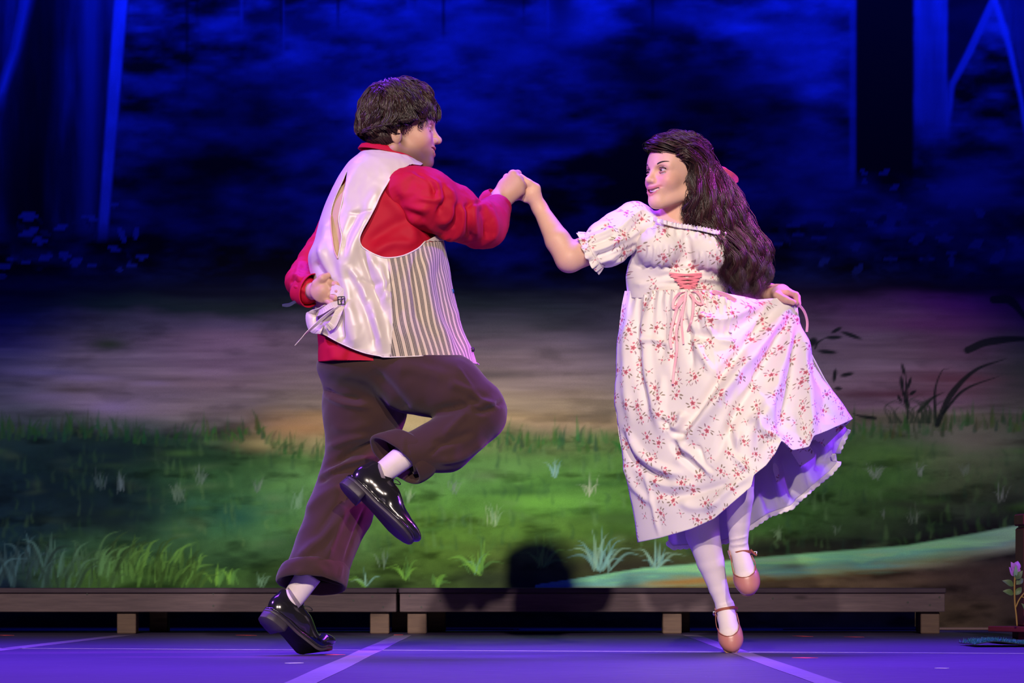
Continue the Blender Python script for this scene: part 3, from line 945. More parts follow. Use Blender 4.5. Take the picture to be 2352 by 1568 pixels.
    sharp([(2288, -100), (2272, 0), (2216, 120), (2180, 190), (2172, 290)], [(2330, -100), (2290, 0), (2236, 120), (2192, 200), (2184, 290)], .5, .9, y1=300, soft=8)
    sharp([(2260, -100), (2278, 0), (2312, 110), (2340, 230), (2352, 310)], [(2290, -100), (2292, 0), (2326, 110), (2352, 230), (2366, 310)], .62, .9, y1=330, soft=9)
    sharp([(2292, -100), (2294, 0), (2330, 110), (2356, 230)], [(2900, -100), (2900, 300)], .20 + .25 * np.clip(bark - .4, 0, 1), .9, y1=340, soft=9)
    for i in range(12):                                    # thin far trunks
        x = R.uniform(330, 1900); sharp([(x, -420), (x + 4, 260)], [(x + R.uniform(4, 14), -420), (x + 8, 260)], R.choice([.02, .4]), .5, y1=R.uniform(20, 200), soft=6)
    def leaf(x, y, l, w, r, v, a=.85):
        nonlocal B
        m = (np.abs(X - x) < 2 * l) & (np.abs(Y - y) < 2 * l)
        dx = X[m] - x; dy = Y[m] - y
        uu = dx * math.cos(r) + dy * math.sin(r); vv = -dx * math.sin(r) + dy * math.cos(r)
        d = (uu / l) ** 2 + ((vv + 0.25 * w * (uu / l) ** 2) / (w * np.sqrt(np.maximum(1 - np.minimum((uu / l) ** 2, .999), .05)))) ** 2
        k = np.clip((1.15 - d) * 3, 0, 1) * a
        B[m] = B[m] * (1 - k) + v * k
    for (x, y, l, w, r) in [(65, 497, 25, 10, 0), (65, 535, 26, 9, -.35), (90, 553, 20, 8, .1), (140, 522, 18, 8, -.3), (105, 590, 20, 8, -.3), (148, 587, 16, 9, .2), (175, 600, 18, 10, -.5), (210, 609, 12, 6, 0), (27, 595, 14, 7, 0), (60, 602, 12, 5, 0), (10, 613, 20, 7, 0), (205, 500, 22, 7, .2), (262, 470, 12, 6, -.2), (260, 570, 18, 7, .3), (325, 590, 16, 6, 0), (300, 608, 14, 6, .2), (280, 540, 8, 22, -.4), (312, 535, 7, 18, .2), (275, 620, 10, 5, 0), (5, 635, 12, 8, 0)]:
        leaf(x, y, l, w, r, .42)
    for (x, y, l, w, r) in [(1970, 484, 18, 6, 0), (2070, 475, 18, 6, .5), (2045, 512, 14, 8, -.8), (2000, 515, 14, 7, .4), (1850, 505, 5, 16, 0), (1828, 515, 26, 7, -.3), (1833, 537, 20, 5, 0), (1880, 548, 20, 5, 0), (1905, 515, 14, 8, -.5), (1965, 567, 14, 9, -.4), (1893, 600, 18, 8, -.6), (1970, 620, 18, 9, -.7), (2045, 595, 18, 7, 0), (2105, 550, 22, 11, -.4), (2168, 548, 22, 10, 0), (2130, 595, 20, 7, -.1), (2242, 562, 20, 11, -.5), (2292, 590, 24, 12, -.7), (2330, 552, 22, 8, .3), (2190, 470, 18, 8, -.4), (2250, 490, 14, 10, .4), (1788, 562, 12, 5, 0), (1985, 398, 14, 5, .6), (2030, 398, 14, 6, -.4), (1985, 418, 10, 6, 0), (2055, 430, 14, 6, -.5), (2140, 430, 16, 6, 0), (2140, 512, 16, 7, 0), (2185, 600, 8, 14, 0), (2185, 582, 14, 6, .2)]:
        leaf(x, y, l, w, r, .30)
    for i in range(70):
        x = R.choice([R.uniform(-600, 330), R.uniform(1760, 2900)]); leaf(x, R.uniform(500, 640), R.uniform(8, 20), R.uniform(4, 8), R.normal(0, .5), R.uniform(.08, .22), .7)
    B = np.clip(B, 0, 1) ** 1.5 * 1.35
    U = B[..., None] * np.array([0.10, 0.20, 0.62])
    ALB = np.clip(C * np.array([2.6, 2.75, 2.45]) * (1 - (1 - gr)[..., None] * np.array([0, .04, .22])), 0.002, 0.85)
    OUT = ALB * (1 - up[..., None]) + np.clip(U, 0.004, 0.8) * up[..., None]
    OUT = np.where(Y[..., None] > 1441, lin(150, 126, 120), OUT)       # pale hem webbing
    k = (CAMD + DROP_Y) / FPX
    # a slight hang of the cloth
    bil = 0.010 * np.sin(X / 190.0) * np.sin((Y + 300) / 420.0)
    V = np.stack([(X - CXP) * k, DROP_Y + bil, CAMH + (HZP - Y) * k], -1).reshape(-1, 3)
    V[:, 2] = np.maximum(V[:, 2], 0.002)
    F = grid_faces(sh[1], sh[0])[:, ::-1]
    m = N('painted_canvas')
    at = m.n('ShaderNodeAttribute', attribute_name='paint')
    f = m.noise(260, m.coord(), 2)
    m.color(m.mix(m.ramp(f, [(0.25, 0.86), (0.75, 1.0)]), (0, 0, 0), at.outputs['Color']))
    m.set(rough=0.95, spec=0.1)
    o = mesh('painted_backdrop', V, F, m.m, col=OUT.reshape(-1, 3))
    tag(o, 'painted forest and meadow backdrop cloth hanging behind the dancers', 'backdrop')
make_drop()
# black masking curtain behind the drop
def make_back():
    n = 240
    x = np.linspace(-7, 7, n); y = 5.3 + 0.07 * np.sin(x * 14) + 0.03 * np.sin(x * 33)
    V = np.concatenate([np.stack([x, y, np.full(n, 0.0)], 1), np.stack([x, y, np.full(n, 6.0)], 1)])
    o = mesh('wall_back', V, grid_faces(n, 2), plain('black_serge', (0.012, 0.012, 0.014), 0.95))
    thick(o, 0.004)
    tag(o, 'black masking curtain closing the stage behind the drop', 'curtain', kind='structure')
make_back()

# ------------------------------------------------------------------ burgundy post, flower and turf on the right
m_burg = plain('burgundy_paint', lin(120, 44, 52), 0.5, 14, 0.12, 0.1)
def rot_box(c, hx, hy, z0, z1, ang, bev=0.004):
    V, F = box((-hx, -hy, z0), (hx, hy, z1), bev)
    ca, sa = math.cos(ang), math.sin(ang)
    V = np.stack([V[:, 0] * ca - V[:, 1] * sa + c[0], V[:, 0] * sa + V[:, 1] * ca + c[1], V[:, 2]], 1)
    return V, F
def make_post():
    yp = 2.45; k = (CAMD + yp) / FPX
    cx = (2337 - CXP) * k + 0.075
    root = thing('garden_post', (cx, yp, 0), 'burgundy painted wooden post with a notched cap at the right edge', 'post')
    zt = CAMH + (HZP - 1180) * k; zc = CAMH + (HZP - 1207) * k
    solid('post_cap', rot_box((cx, yp), 0.072, 0.072, zc, zt, 0.08, 0.006), m_burg, root)
    solid('cap_neck', rot_box((cx, yp), 0.058, 0.058, zc - 0.012, zc + 0.004, 0.08, 0.002), m_burg, root)
    solid('post_shaft', rot_box((cx, yp), 0.068, 0.068, 0.05, zc - 0.006, 0.08, 0.008), m_burg, root)
    solid('base_board', rot_box((cx + 0.03, yp - 0.02), 0.17, 0.15, 0.03, 0.052, 0.55, 0.003), m_burg, root)
    for (dx, dy) in ((-0.055, -0.07), (0.1, -0.1), (0.11, 0.05), (-0.05, 0.08)):
        solid('base_foot', rot_box((cx + dx, yp + dy), 0.022, 0.022, 0.0, 0.0295, 0.55, 0.002), m_burg, root)
    return cx, yp
post_x, post_y = make_post()

def leaf_mesh(a, b, w, nrm, cup=0.25, n=8, th=0.0008):
    a = np.asarray(a, float); b = np.asarray(b, float)
    d = b - a; L = np.linalg.norm(d); t = np.linspace(0, 1, n)
    nrm = unit(np.asarray(nrm, float) - unit(d) * (unit(d) @ nrm))
    sd = np.cross(unit(d), nrm)
    prof = np.sin(np.pi * t ** 0.8) * w / 2 + 0.0004
    c = a + t[:, None] * d + nrm * (np.sin(np.pi * t) * L * 0.12)[:, None]
    rows = []
    for s in (-1, -.5, 0, .5, 1):
        rows.append(c + sd * (prof * s)[:, None] + nrm * (abs(s) * prof * cup)[:, None])
    V = np.stack(rows, 1).reshape(-1, 3)
    F = grid_faces(5, n).tolist()
    V2 = V - nrm * th
    F += [[i + len(V) for i in f[::-1]] for f in F]
    return np.concatenate([V, V2]), F

def make_flower():
    y = 2.3
    q = lambda px, py, dy=0.0: P(px, py, y + dy)
    root = thing('artificial_flower', q(2335, 1436), 'small artificial flower with violet petals and oval leaves beside the burgundy post', 'flower')
    ms = plain('flower_stem', lin(170, 140, 60), 0.5); ml = plain('flower_leaf', lin(92, 120, 70), 0.5, 30, 0.3); mp = plain('violet_petal', lin(190, 120, 220), 0.55, 60, 0.15)
    mc = plain('petal_calyx', lin(140, 180, 150), 0.5)
    st = solid('stem', tube(catmull([q(2336, 1437), q(2334, 1412), q(2331, 1385), q(2330, 1350), q(2331, 1320)], 20), 0.0035), ms, root, True)
    solid('stem', tube(catmull([q(2333, 1395), q(2340, 1378), q(2352, 1362), q(2366, 1348)], 12), 0.003), ms, root, True)
    solid('stem', tube(catmull([q(2346, 1370), q(2356, 1372), q(2368, 1370)], 8), 0.0022), ms, root, True)
    for (a, b, w, dy) in [((2328, 1345), (2302, 1333), 15, -.012), ((2328, 1364), (2303, 1357), 15, -.012), ((2332, 1330), (2349, 1310), 15, -.01), ((2333, 1366), (2346, 1348), 13, .01), ((2364, 1412), (2346, 1385), 14, -.02), ((2334, 1342), (2350, 1328), 14, .02)]:
        solid('leaf', leaf_mesh(q(*a), q(*b, dy), w * 0.00176, (0.1, -1, 0.4)), ml, root, True)
    for (a, b, w, dy) in [((2331, 1312), (2322, 1290), 16, -.01), ((2331, 1312), (2338, 1288), 18, .012), ((2330, 1322), (2318, 1302), 16, -.012), ((2333, 1318), (2342, 1303), 14, .0)]:
        solid('petal', leaf_mesh(q(*a), q(*b, dy), w * 0.00176, (0.0, -1, 0.3), 0.5), mp, root, True)
    solid('calyx', leaf_mesh(q(2331, 1326), q(2333, 1297, -.016), 9 * 0.00176, (0, -1, 0.2), .4), mc, root, True)
make_flower()

def make_turf():
    R = np.random.default_rng(5)
    y0 = 1.05
    k = (CAMD + y0) / FPX
    x0 = (2238 - CXP) * k; x1 = x0 + 0.75
    root = thing('turf_mat', ((x0 + x1) / 2, y0 + .1, 0), 'curled strip of blue-green artificial turf lying on the floor by the post', 'turf')
    n = 60; mrows = 14
    u = np.linspace(0, 1, n); v = np.linspace(0, 1, mrows)
    U, Vv = np.meshgrid(u, v)
    X = x0 + U * (x1 - x0); Y = y0 + Vv * 0.32
    Z = 0.004 + 0.012 * np.exp(-((U - .08) / .1) ** 2) + 0.008 * np.clip(np.sin(U * 9), 0, 1) * (1 - Vv)
    V = np.stack([X, Y, Z], -1).reshape(-1, 3)
    b = mesh('backing', V, grid_faces(n, mrows), plain('turf_backing', (0.02, 0.03, 0.03), 0.9), root)
    thick(b, 0.003)
    VV = []; FF = []
    for i in range(5200):
        uu = R.random(); vv = R.random() ** 1.6
        z = 0.004 + 0.012 * math.exp(-((uu - .08) / .1) ** 2) + 0.008 * max(math.sin(uu * 9), 0) * (1 - vv)
        p = np.array([x0 + uu * (x1 - x0), y0 + vv * .32, z])
        h = R.uniform(.008, .017); d = np.array([R.normal(0, .5), R.normal(0, .5) - .2, 1]); tip = p + unit(d) * h
        w = np.array([R.normal(), R.normal(), 0]); w = unit(w) * .0012
        o = len(VV); VV += [p - w, p + w, tip + w * .3, tip - w * .3]; FF.append([o, o + 1, o + 2, o + 3])
    g = mesh('turf_pile', np.array(VV), np.array(FF), plain('turf_blades', lin(40, 120, 130), 0.6, 60, 0.3), root)
    g['kind'] = 'stuff'
make_turf()
# ------------------------------------------------------------------ shared pieces of figures
def skin_mat(name, rough=0.42):
    m = N(name)
    at = m.n('ShaderNodeAttribute', attribute_name='paint')
    f = m.noise(220, m.coord(), 3)
    m.color(m.mix(m.math('MULTIPLY', f, 0.14), at.outputs['Color'], (0.45, 0.16, 0.10)))
    m.bump(m.noise(900, m.coord(), 2), 0.08, 0.0005)
    m.set(rough=rough, sss=0.12, sss_scale=0.012, spec=0.32)
    m.b.inputs['Subsurface Radius'].default_value = (1.0, 0.35, 0.2)
    return m.m

def cloth_mat(name, c, rough=0.8, weave=900, sheen=0.2, var=0.12, bump=0.25):
    m = N(name)
    co = m.coord()
    f = m.noise(12, co, 4); g = m.noise(weave, co, 2)
    c = np.array(c)
    col = m.mix(f, c * (1 - var), np.minimum(c * (1 + var), 1))
    m.color(m.mix(m.math('MULTIPLY', g, 0.25), col, c * 0.6))
    m.bump(g, bump, 0.0006)
    m.set(rough=rough, sheen=sheen, spec=.25)
    return m.m

def mouth_curve(smile, mw=0.0, lf=0.0):
    w = .024 + .006 * smile + mw
    xl = lambda y: .087 - lf + .029 * math.sqrt(max(1 - (y / .0395) ** 2, .02))
    zu = lambda y: -.0262 + (y / w) ** 2 * (-.004 + .011 * smile)
    lo = -.0385 - .009 * smile
    zl = lambda y: lo + (y / w) ** 2 * (-.0312 + .011 * smile - lo)
    return xl, zu, zl, w

def head_sdf(s, O, R, k, smile=0.0, soft=1.0, nose=1.0, lid=(.42, -.50), ez=1.0, mw=0.0, lf=0.0, cut=False):
    """head about its ear line; R rows = forward, left, up; k = size"""
    T = lambda x, y, z: O + k * (x * R[0] + y * R[1] + z * R[2])
    def E(c, r, kk=0.012, sub=False, Rl=None):
        Rm = R if Rl is None else Rl @ R
        s.ell(T(*c), np.array(r) * k, Rm, kk * k, sub)
    def C(a, b, ra, rb, kk=0.012): s.cone(T(*a), T(*b), ra * k, rb * k, kk * k)
    E((.008, 0, .062), (.098, .077, .088), .02)
    E((.062, 0, .058), (.050, .060, .055), .02)
    E((.052, 0, -.004), (.055, .058 * soft, .066), .025)
    for sd in (-1, 1):
        C((-.002, sd * .054, -.036), (.082, sd * .015, -.070), .020 * soft, .017, .03)
        E((.074, sd * .037, -.006 + .004 * smile), (.029, .026, .026), .02)
        C((.098, sd * .012, .046), (.080, sd * .046, .044), .012, .011, .014)
    E((.097, 0, -.066), (.020, .023, .019), .018)
    E((.089, 0, -.028), (.029, .033, .030), .020)
    C((.104, 0, .036), (.104 + .020 * nose, 0, .002), .0085, .0105 * nose ** .5, .010)
    E((.106 + .0205 * nose, 0, .0005), (.0115, .0115, .0105), .008)
    for sd in (-1, 1):
        E((.113, sd * .0125, -.004), (.0115, .0075, .0085), .005)
        E((.108, sd * .034, .0295), (.019, .018 * ez, .0135 * ez), .009, True)
        # lids over the eyeball
        ey = np.array((.0875, sd * .0325, .0295)); r = .0136 * ez
        for (el, rr) in ((lid[0], .0030), (lid[1], .0026)):
            pts = []
            for a in np.linspace(-1.15, 1.15, 7):
                v = np.array((math.cos(a), math.sin(a), 0)); e = el * math.cos(a) ** 0.7 if math.cos(a) > 0 else 0
                q = np.array((v[0] * math.cos(e), v[1], math.sin(e) * 1.0))
                pts.append(T(*(ey + r * unit(q))))
            for i in range(6): s.cone(pts[i], pts[i + 1], rr * k, rr * k, .003 * k)
        # ear
        ax = np.array((-.008, sd * .077, .0))
        Rl = np.array([[.93, sd * .0, .36], [0, 1, 0], [-.36, 0, .93]])
        E(ax, (.018, .0065, .031), .006, False, Rl)
        E(ax + [.002, sd * .006, .004], (.010, .005, .018), .004, True, Rl)
    # lips: a curve wrapped round the front of the jaw
    xl, zu, zl, w = mouth_curve(smile, mw, lf)
    ys = np.array([0, .3, .6, .85, 1.0]) * w
    for sd in (-1, 1):
        for i in range(4):
            C((xl(ys[i]), sd * ys[i], zu(ys[i])), (xl(ys[i + 1]), sd * ys[i + 1], zu(ys[i + 1])), (.0044, .0048, .0043, .0036)[i], (.0048, .0043, .0036, .0028)[i], .004)
            C((xl(ys[i]) - .001, sd * ys[i], zl(ys[i])), (xl(ys[i + 1]) - .001, sd * ys[i + 1], zl(ys[i + 1])), (.0056, .0054, .0048, .0038)[i], (.0054, .0048, .0038, .0028)[i], .004)
    if cut:
        for y in np.linspace(-.88, .88, 9) * w:
            zc = (zu(abs(y)) + zl(abs(y))) / 2; hh = max((zu(abs(y)) - zl(abs(y))) / 2 - .0035, .0012)
            E((xl(abs(y)) - .004, y, zc), (.015, .0075, hh), .003, True)
    return T

def head_paint(V, base, O, R, k, lip, smile=0.0, stubble=0.0, blush=None, ear=None, mw=0.0, shadow=None):
    q = ((V - O) @ R.T) / k
    col = np.tile(np.array(base), (len(V), 1))
    inhead = (np.abs(q) < .17).all(1)
    def put(w, c):
        w = np.clip(w, 0, 1)[:, None] * inhead[:, None]
        col[:] = col * (1 - w) + np.array(c) * w
    if blush is not None:
        for sd in (-1, 1):
            d = np.linalg.norm((q - [.088, sd * .042, .0]) / [.05, .028, .024], axis=1)
            put(0.55 * np.exp(-d ** 2), blush)
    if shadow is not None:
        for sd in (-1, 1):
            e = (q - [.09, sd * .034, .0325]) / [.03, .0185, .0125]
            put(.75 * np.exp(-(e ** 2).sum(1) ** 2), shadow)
    if stubble:
        d = np.linalg.norm((q - [.055, 0, -.062]) / [.085, .09, .036], axis=1)
        put(stubble * np.exp(-d ** 4), np.array(base) * np.array([.14, .12, .16]))
        d = np.linalg.norm((q - [.01, 0, -.02]) / [.022, .09, .05], axis=1)
        put(stubble * np.exp(-d ** 4) * (np.abs(q[:, 1]) > .045), np.array(base) * np.array([.14, .12, .16]))
        d = np.linalg.norm((q - [.108, 0, -.017]) / [.03, .03, .008], axis=1)
        put(stubble * .6 * np.exp(-d ** 4), np.array(base) * np.array([.45, .4, .45]))
    w = .025 + .006 * smile + mw
    yy = np.minimum(np.abs(q[:, 1]), w)
    zc = -.0262 + (yy / w) ** 2 * (-.004 + .011 * smile)
    lo = -.0385 - .009 * smile
    z2 = lo + (yy / w) ** 2 * (-.0312 + .011 * smile - lo)
    for zz, hh in ((zc + .0008, .0042), (z2 - .0005, .0055)):
        d = ((q[:, 2] - zz) / hh) ** 4 + (q[:, 1] / w) ** 8
        put(np.exp(-d) * (q[:, 0] > .07), lip)
    return col

def eyes(O, R, k, parent, iris, lash=True, look=(1, 0, 0), mk=1.0, lid=.50, ez=1.0):
    T = lambda x, y, z: O + k * (x * R[0] + y * R[1] + z * R[2])
    m = N('eyeball')
    at = m.n('ShaderNodeAttribute', attribute_name='paint')
    m.color(at.outputs['Color']); m.set(rough=0.08, coat=1.0)
    md = plain('lashes_dark', (0.012, 0.008, 0.008), 0.7)
    for sd in (-1, 1):
        c = np.array((.0875, sd * .0325, .0295)); r = .0134 * ez
        th = np.linspace(0, np.pi, 24); ph = np.linspace(0, 2 * np.pi, 32, endpoint=False)
        lk = unit(np.array(look)); a1 = unit(np.cross(lk, [0, 0, 1])); a2 = np.cross(a1, lk)
        V = []; cc = []
        for t in th:
            for p in ph:
                d = math.cos(t) * lk + math.sin(t) * (math.cos(p) * a1 + math.sin(p) * a2)
                V.append(T(*(c + r * d)))
                cc.append((.004, .004, .004) if t < .26 else (iris if t < .58 else (.55, .52, .53)))
        mesh('eye', np.array(V), grid_faces(32, 24, True), m.m, parent, col=np.array(cc))
        # brow
        pts = [T(.103 - .018 * (a / .03) ** 2 * .9 - .002, sd * (.014 + a * 1.05), .0475 + .012 * math.sin(min(a / .028, 1.25) * 1.5) - .002) for a in np.linspace(0, .036, 9)]
        pts = [p + (R[0] * (.0085 + .05 * i / 9 * .06) + R[1] * sd * (.001 + .005 * i / 9)) * k for i, p in enumerate(pts)]
        solid('eyebrow', tube(np.array(pts), np.array([.0018, .0030, .0034, .0033, .0030, .0027, .0022, .0017, .0008]) * k * mk, 8), md, parent, True)
        if lash:
            pl = []
            for a in np.linspace(-1.1, 1.2, 12):
                e = lid * max(math.cos(a), 0) ** .7
                v = unit(np.array((math.cos(a) * math.cos(e), sd * math.sin(a), math.sin(e))))
                pl.append(T(*(c + .0158 * ez * v)))
            solid('eyelashes', tube(np.array(pl), np.linspace(.0013, .0022, 12) * k, 6), md, parent, True)

def hair_mat(name, c1, c2, rough=0.38):
    m = N(name)
    at = m.n('ShaderNodeAttribute', attribute_name='paint')
    m.color(m.mix(at.outputs['Fac'], c1, c2))
    m.set(rough=rough, spec=0.3)
    return m.m

def strands_mesh(name, S, rad, m, parent, tone, sides=3):
    """S (n, k, 3) strand points; thin tapered locks in one hair mesh"""
    n, k, _ = S.shape
    T = unit(np.gradient(S, axis=1))
    ref = np.array([0.3, -0.9, 0.31])
    A = unit(np.cross(T, ref)); B = -np.cross(T, A)
    th = np.linspace(0, np.pi, sides)
    pr = np.interp(np.linspace(0, 1, k), [0, .12, .75, 1], [.6, 1, .8, .05])
    r = rad[:, None] * pr[None]
    V = S[:, :, None] + r[:, :, None, None] * (A[:, :, None] * np.cos(th)[None, None, :, None] + B[:, :, None] * np.sin(th)[None, None, :, None])
    base = grid_faces(sides, k, False)
    F = (base[None] + (np.arange(n) * k * sides)[:, None, None]).reshape(-1, 4)
    col = np.repeat(tone, k * sides)[:, None] * np.ones((1, 3))
    return mesh(name, V.reshape(-1, 3), F, m, parent, col=col)

# ---- leather shoes -----------------------------------------------------
def sole_outline(L, Wd, n=40, heel_only=False):
    """outline of a shoe sole, heel at x=0, toe at x=L; y = width"""
    t = np.linspace(0, 1, n)
    xs = L * (1 - np.cos(np.pi * t)) / 2
    u = xs / L
    hw = Wd / 2 * np.interp(u, [0, .03, .10, .22, .42, .60, .72, .84, .93, .975, 1.0], [0.0, .42, .64, .74, .70, .90, 1.0, .93, .70, .42, 0.0])
    return xs, hw

def slab(L, Wd, z0, z1, x0=0.0, x1=None, grow=0.0):
    xs, hw = sole_outline(L, Wd)
    if x1 is not None:
        mk = (xs >= x0) & (xs <= x1)
        xs, hw = xs[mk], hw[mk]
    hw = hw + grow * (hw > 0)
    up = np.concatenate([np.stack([xs, hw], 1), np.stack([xs[::-1], -hw[::-1]], 1)])
    n = len(up)
    b = 0.0015
    cen = up.mean(0)
    inn = cen + (up - cen) * (1 - b / 0.05)
    V = np.concatenate([np.c_[inn, np.full(n, z0)], np.c_[up, np.full(n, z0 + b)], np.c_[up, np.full(n, z1 - b)], np.c_[inn, np.full(n, z1)]])
    F = []
    for r in range(3):
        for i in range(n):
            j = (i + 1) % n
            F.append([r * n + i, r * n + j, (r + 1) * n + j, (r + 1) * n + i])
    F.append(list(range(n))[::-1]); F.append([3 * n + i for i in range(n)])
    return V, F

def place(V, O, R):
    """local (x fwd, y left, z up) -> world with R rows"""
    return O + V @ R
# ------------------------------------------------------------------ the man in the vest
man = thing('person', P(735, 1505, 0.0), 'man in a red shirt, satin-backed striped vest and brown trousers, dancing on one foot', 'person')
M_SKIN = skin_mat('skin_man', .52)
skin_c = np.array([0.54, 0.32, 0.24])

# ---- body: head, neck, torso core, arms and hands as one surface
HO = P(909, 316, -0.065)                       # ear line, middle of the head
dlt = math.radians(7)
HR = frame((math.cos(dlt), math.sin(dlt), -0.05), (0.05, 0.0, 1))
HK = 1.04
sb = Sdf()
head_sdf(sb, HO, HR, HK, 0.6, 1.04, cut=True)
sb.cone(HO + HR[0] * -.016 + HR[2] * -.02, P(893, 400, -.05), .056, .056, .018)
# torso core inside the shirt
for a, b, ra, rb in [((890, 430, -.04), (880, 520, -.03), .08, .09),
                     ((870, 435, -.02), (815, 440, .09), .07, .05), ((890, 440, -.06), (945, 450, -.14), .07, .05)]:
    sb.cone(P(*a), P(*b), ra, rb, .03)
# near (right) arm
sb.chain([P(945, 450, -.14), P(1085, 515, -.02), P(1148, 456, .17)], [.050, .042, .028], .02)
# near hand closed round his partner's fingers
wr = P(1147, 458, .17)
kn = [P(1178, 402, .165), P(1188, 412, .160), P(1194, 424, .160), P(1193, 438, .166)]
for i, q in enumerate(kn):
    sb.cone(wr + (q - kn[1]) * .35, q, .024, .0165, .016, (np.array([.2, -.95, .1]), .8) if False else None)
sb.ell(P(1168, 430, .172), (.036, .019, .034), None, .012)
fing = [(P(1178, 400, .162), P(1189, 399, .198), P(1180, 412, .222), .0125), (P(1188, 411, .158), P(1200, 413, .196), P(1188, 424, .224), .0128),
        (P(1194, 423, .158), P(1206, 427, .196), P(1194, 436, .224), .0122), (P(1193, 437, .164), P(1203, 441, .198), P(1190, 446, .220), .0108)]
for a, b, c, r in fing:
    sb.cone(a, b, r * 1.12, r, .0035); sb.cone(b, c, r, r * .9, .003)
    sb.ell(a + np.array([.001, -.004, .001]), np.array([.0115, .009, .0115]), None, .004)
sb.chain([P(1150, 440, .185), P(1165, 408, .205), P(1184, 404, .218)], [.016, .0125, .0105], .008)
# far (left) arm folded behind the back, palm turned out
sb.chain([P(820, 440, .11), P(768, 540, .14), P(700, 630, .09), P(716, 668, -.12)], [.045, .04, .034, .027], .02)
w2 = P(722, 668, -.145)
sb.ell(P(742, 668, -.173), (.036, .015, .037), None, .012)
sb.cone(w2, P(742, 668, -.173), .026, .026, .014)
sb.chain([P(728, 652, -.175), P(741, 639, -.190), P(757, 631, -.183)], [.0155, .0125, .009], .008)
for a, b, c, r in [((756, 650, -.180), (772, 654, -.195), (776, 662, -.177), .0105), ((760, 663, -.180), (776, 669, -.198), (776, 679, -.177), .011),
                   ((758, 678, -.180), (771, 684, -.198), (768, 694, -.179), .0105), ((750, 689, -.178), (761, 697, -.193), (756, 705, -.177), .009)]:
    sb.cone(P(742, 668, -.170), P(*a), .018, r * 1.1, .006)
    sb.cone(P(*a), P(*b), r * 1.08, r, .003); sb.cone(P(*b), P(*c), r, r * .85, .003)
bv, bf = sdf_mesh(sb, 0.0027)
bc = head_paint(bv, skin_c, HO, HR, HK, (0.50, 0.17, 0.16), 0.6, 0.95, (0.62, 0.27, 0.22))
body = mesh('body', bv, bf, M_SKIN, man, col=bc)
eyes(HO, HR, HK, body, (0.05, 0.03, 0.02), False, (1, .1, 0))
T_ = lambda x, y, z: HO + HK * (x * HR[0] + y * HR[1] + z * HR[2])
def teeth_band(T, smile, mw, lf, parent, m):
    xl, zu, zl, w = mouth_curve(smile, mw, lf)
    rows = []
    for y in np.linspace(-.9, .9, 41) * w:
        x = xl(abs(y)) - .0058
        top = zu(abs(y)) + .001; bot = max(zl(abs(y)) + .0045, top - .0130)
        rows.append([T(x - .004, y, top), T(x, y, top), T(x + .0005, y, (top + bot) / 2), T(x, y, bot), T(x - .004, y, bot)])
    solid('teeth', (np.array(rows).reshape(-1, 3), grid_faces(5, 41)), m, parent, True)
teeth_band(T_, .6, 0, 0, body, plain('tooth_white', (.8, .77, .72), .25))

# ---- torso cloth
TOR = [  # left edge px, right edge px, depth centre, half depth
    ((838, 344), (930, 352), -.05, .070), ((815, 362), (962, 372), -.045, .105), ((795, 382), (985, 392), -.04, .13), ((766, 430), (1002, 436), -.035, .155), ((737, 500), (1008, 500), -.03, .175),
    ((723, 555), (1020, 560), -.03, .185), ((708, 594), (1030, 605), -.03, .19), ((718, 650), (1038, 650), -.03, .19), ((722, 700), (1048, 700), -.03, .195),
    ((718, 750), (1062, 755), -.03, .20), ((717, 800), (1084, 806), -.03, .20), ((718, 845), (1100, 850), -.03, .20)]
def torso_grid(nu, nv, grow=0.0, v0=0.0, v1=1.0, ex=0.85):
    r = np.array([[*a, *b, c, d] for a, b, c, d in TOR], float)
    q = catmull(r, 400)
    q = q[(np.linspace(v0, v1, nv) * 399).astype(int)]
    th = np.linspace(0, 2 * np.pi, nu, endpoint=False)
    ct = np.sign(np.cos(th)) * np.abs(np.cos(th)) ** ex; stn = np.sign(np.sin(th)) * np.abs(np.sin(th)) ** ex
    V = []; UV = []
    for row in q:
        yc, b = row[4], row[5] + grow
        Lp = P(row[0], row[1], yc); Rp = P(row[2], row[3], yc)
        C = (Lp + Rp) / 2; A = (Rp - Lp) / 2
        A = A * (1 + grow / np.linalg.norm(A))
        V.append(C + ct[:, None] * A + stn[:, None] * np.array([0, b, 0]))
        UV.append(np.stack([th * .21, np.full(nu, C[2])], 1))
    return np.concatenate(V), grid_faces(nu, nv, True)[:, ::-1], np.concatenate(UV)
NU, NV = 340, 210
m_shirt = cloth_mat('crimson_cotton', (0.43, 0.0015, 0.026), 0.7, 1100, 0.0, 0.1)
V, F, UV = torso_grid(200, 120, -0.017, 0.06, 1.0)
V = folds(V, F, [([(840, 560), (900, 520), (950, 500)], 14, -.012), ([(850, 585), (900, 560), (960, 560)], 12, .010), ([(880, 440), (930, 500), (960, 560)], 14, .012), ([(760, 790), (770, 830)], 12, .006), ([(860, 810), (870, 830)], 14, -.006)])
V = wrinkle(V, F, 14, .004, 5)
Q = proj(V)
s = np.where(V[:, 1] < 0.9, 829 - Q[:, 1] + 0.02 * (Q[:, 0] - 720) * 0 - 2 * np.sin(Q[:, 0] / 40), 1)
Vc, Fc, _ = clip(V, F, s)
shirt = thick(mesh('shirt', Vc, Fc, m_shirt, man), .002)

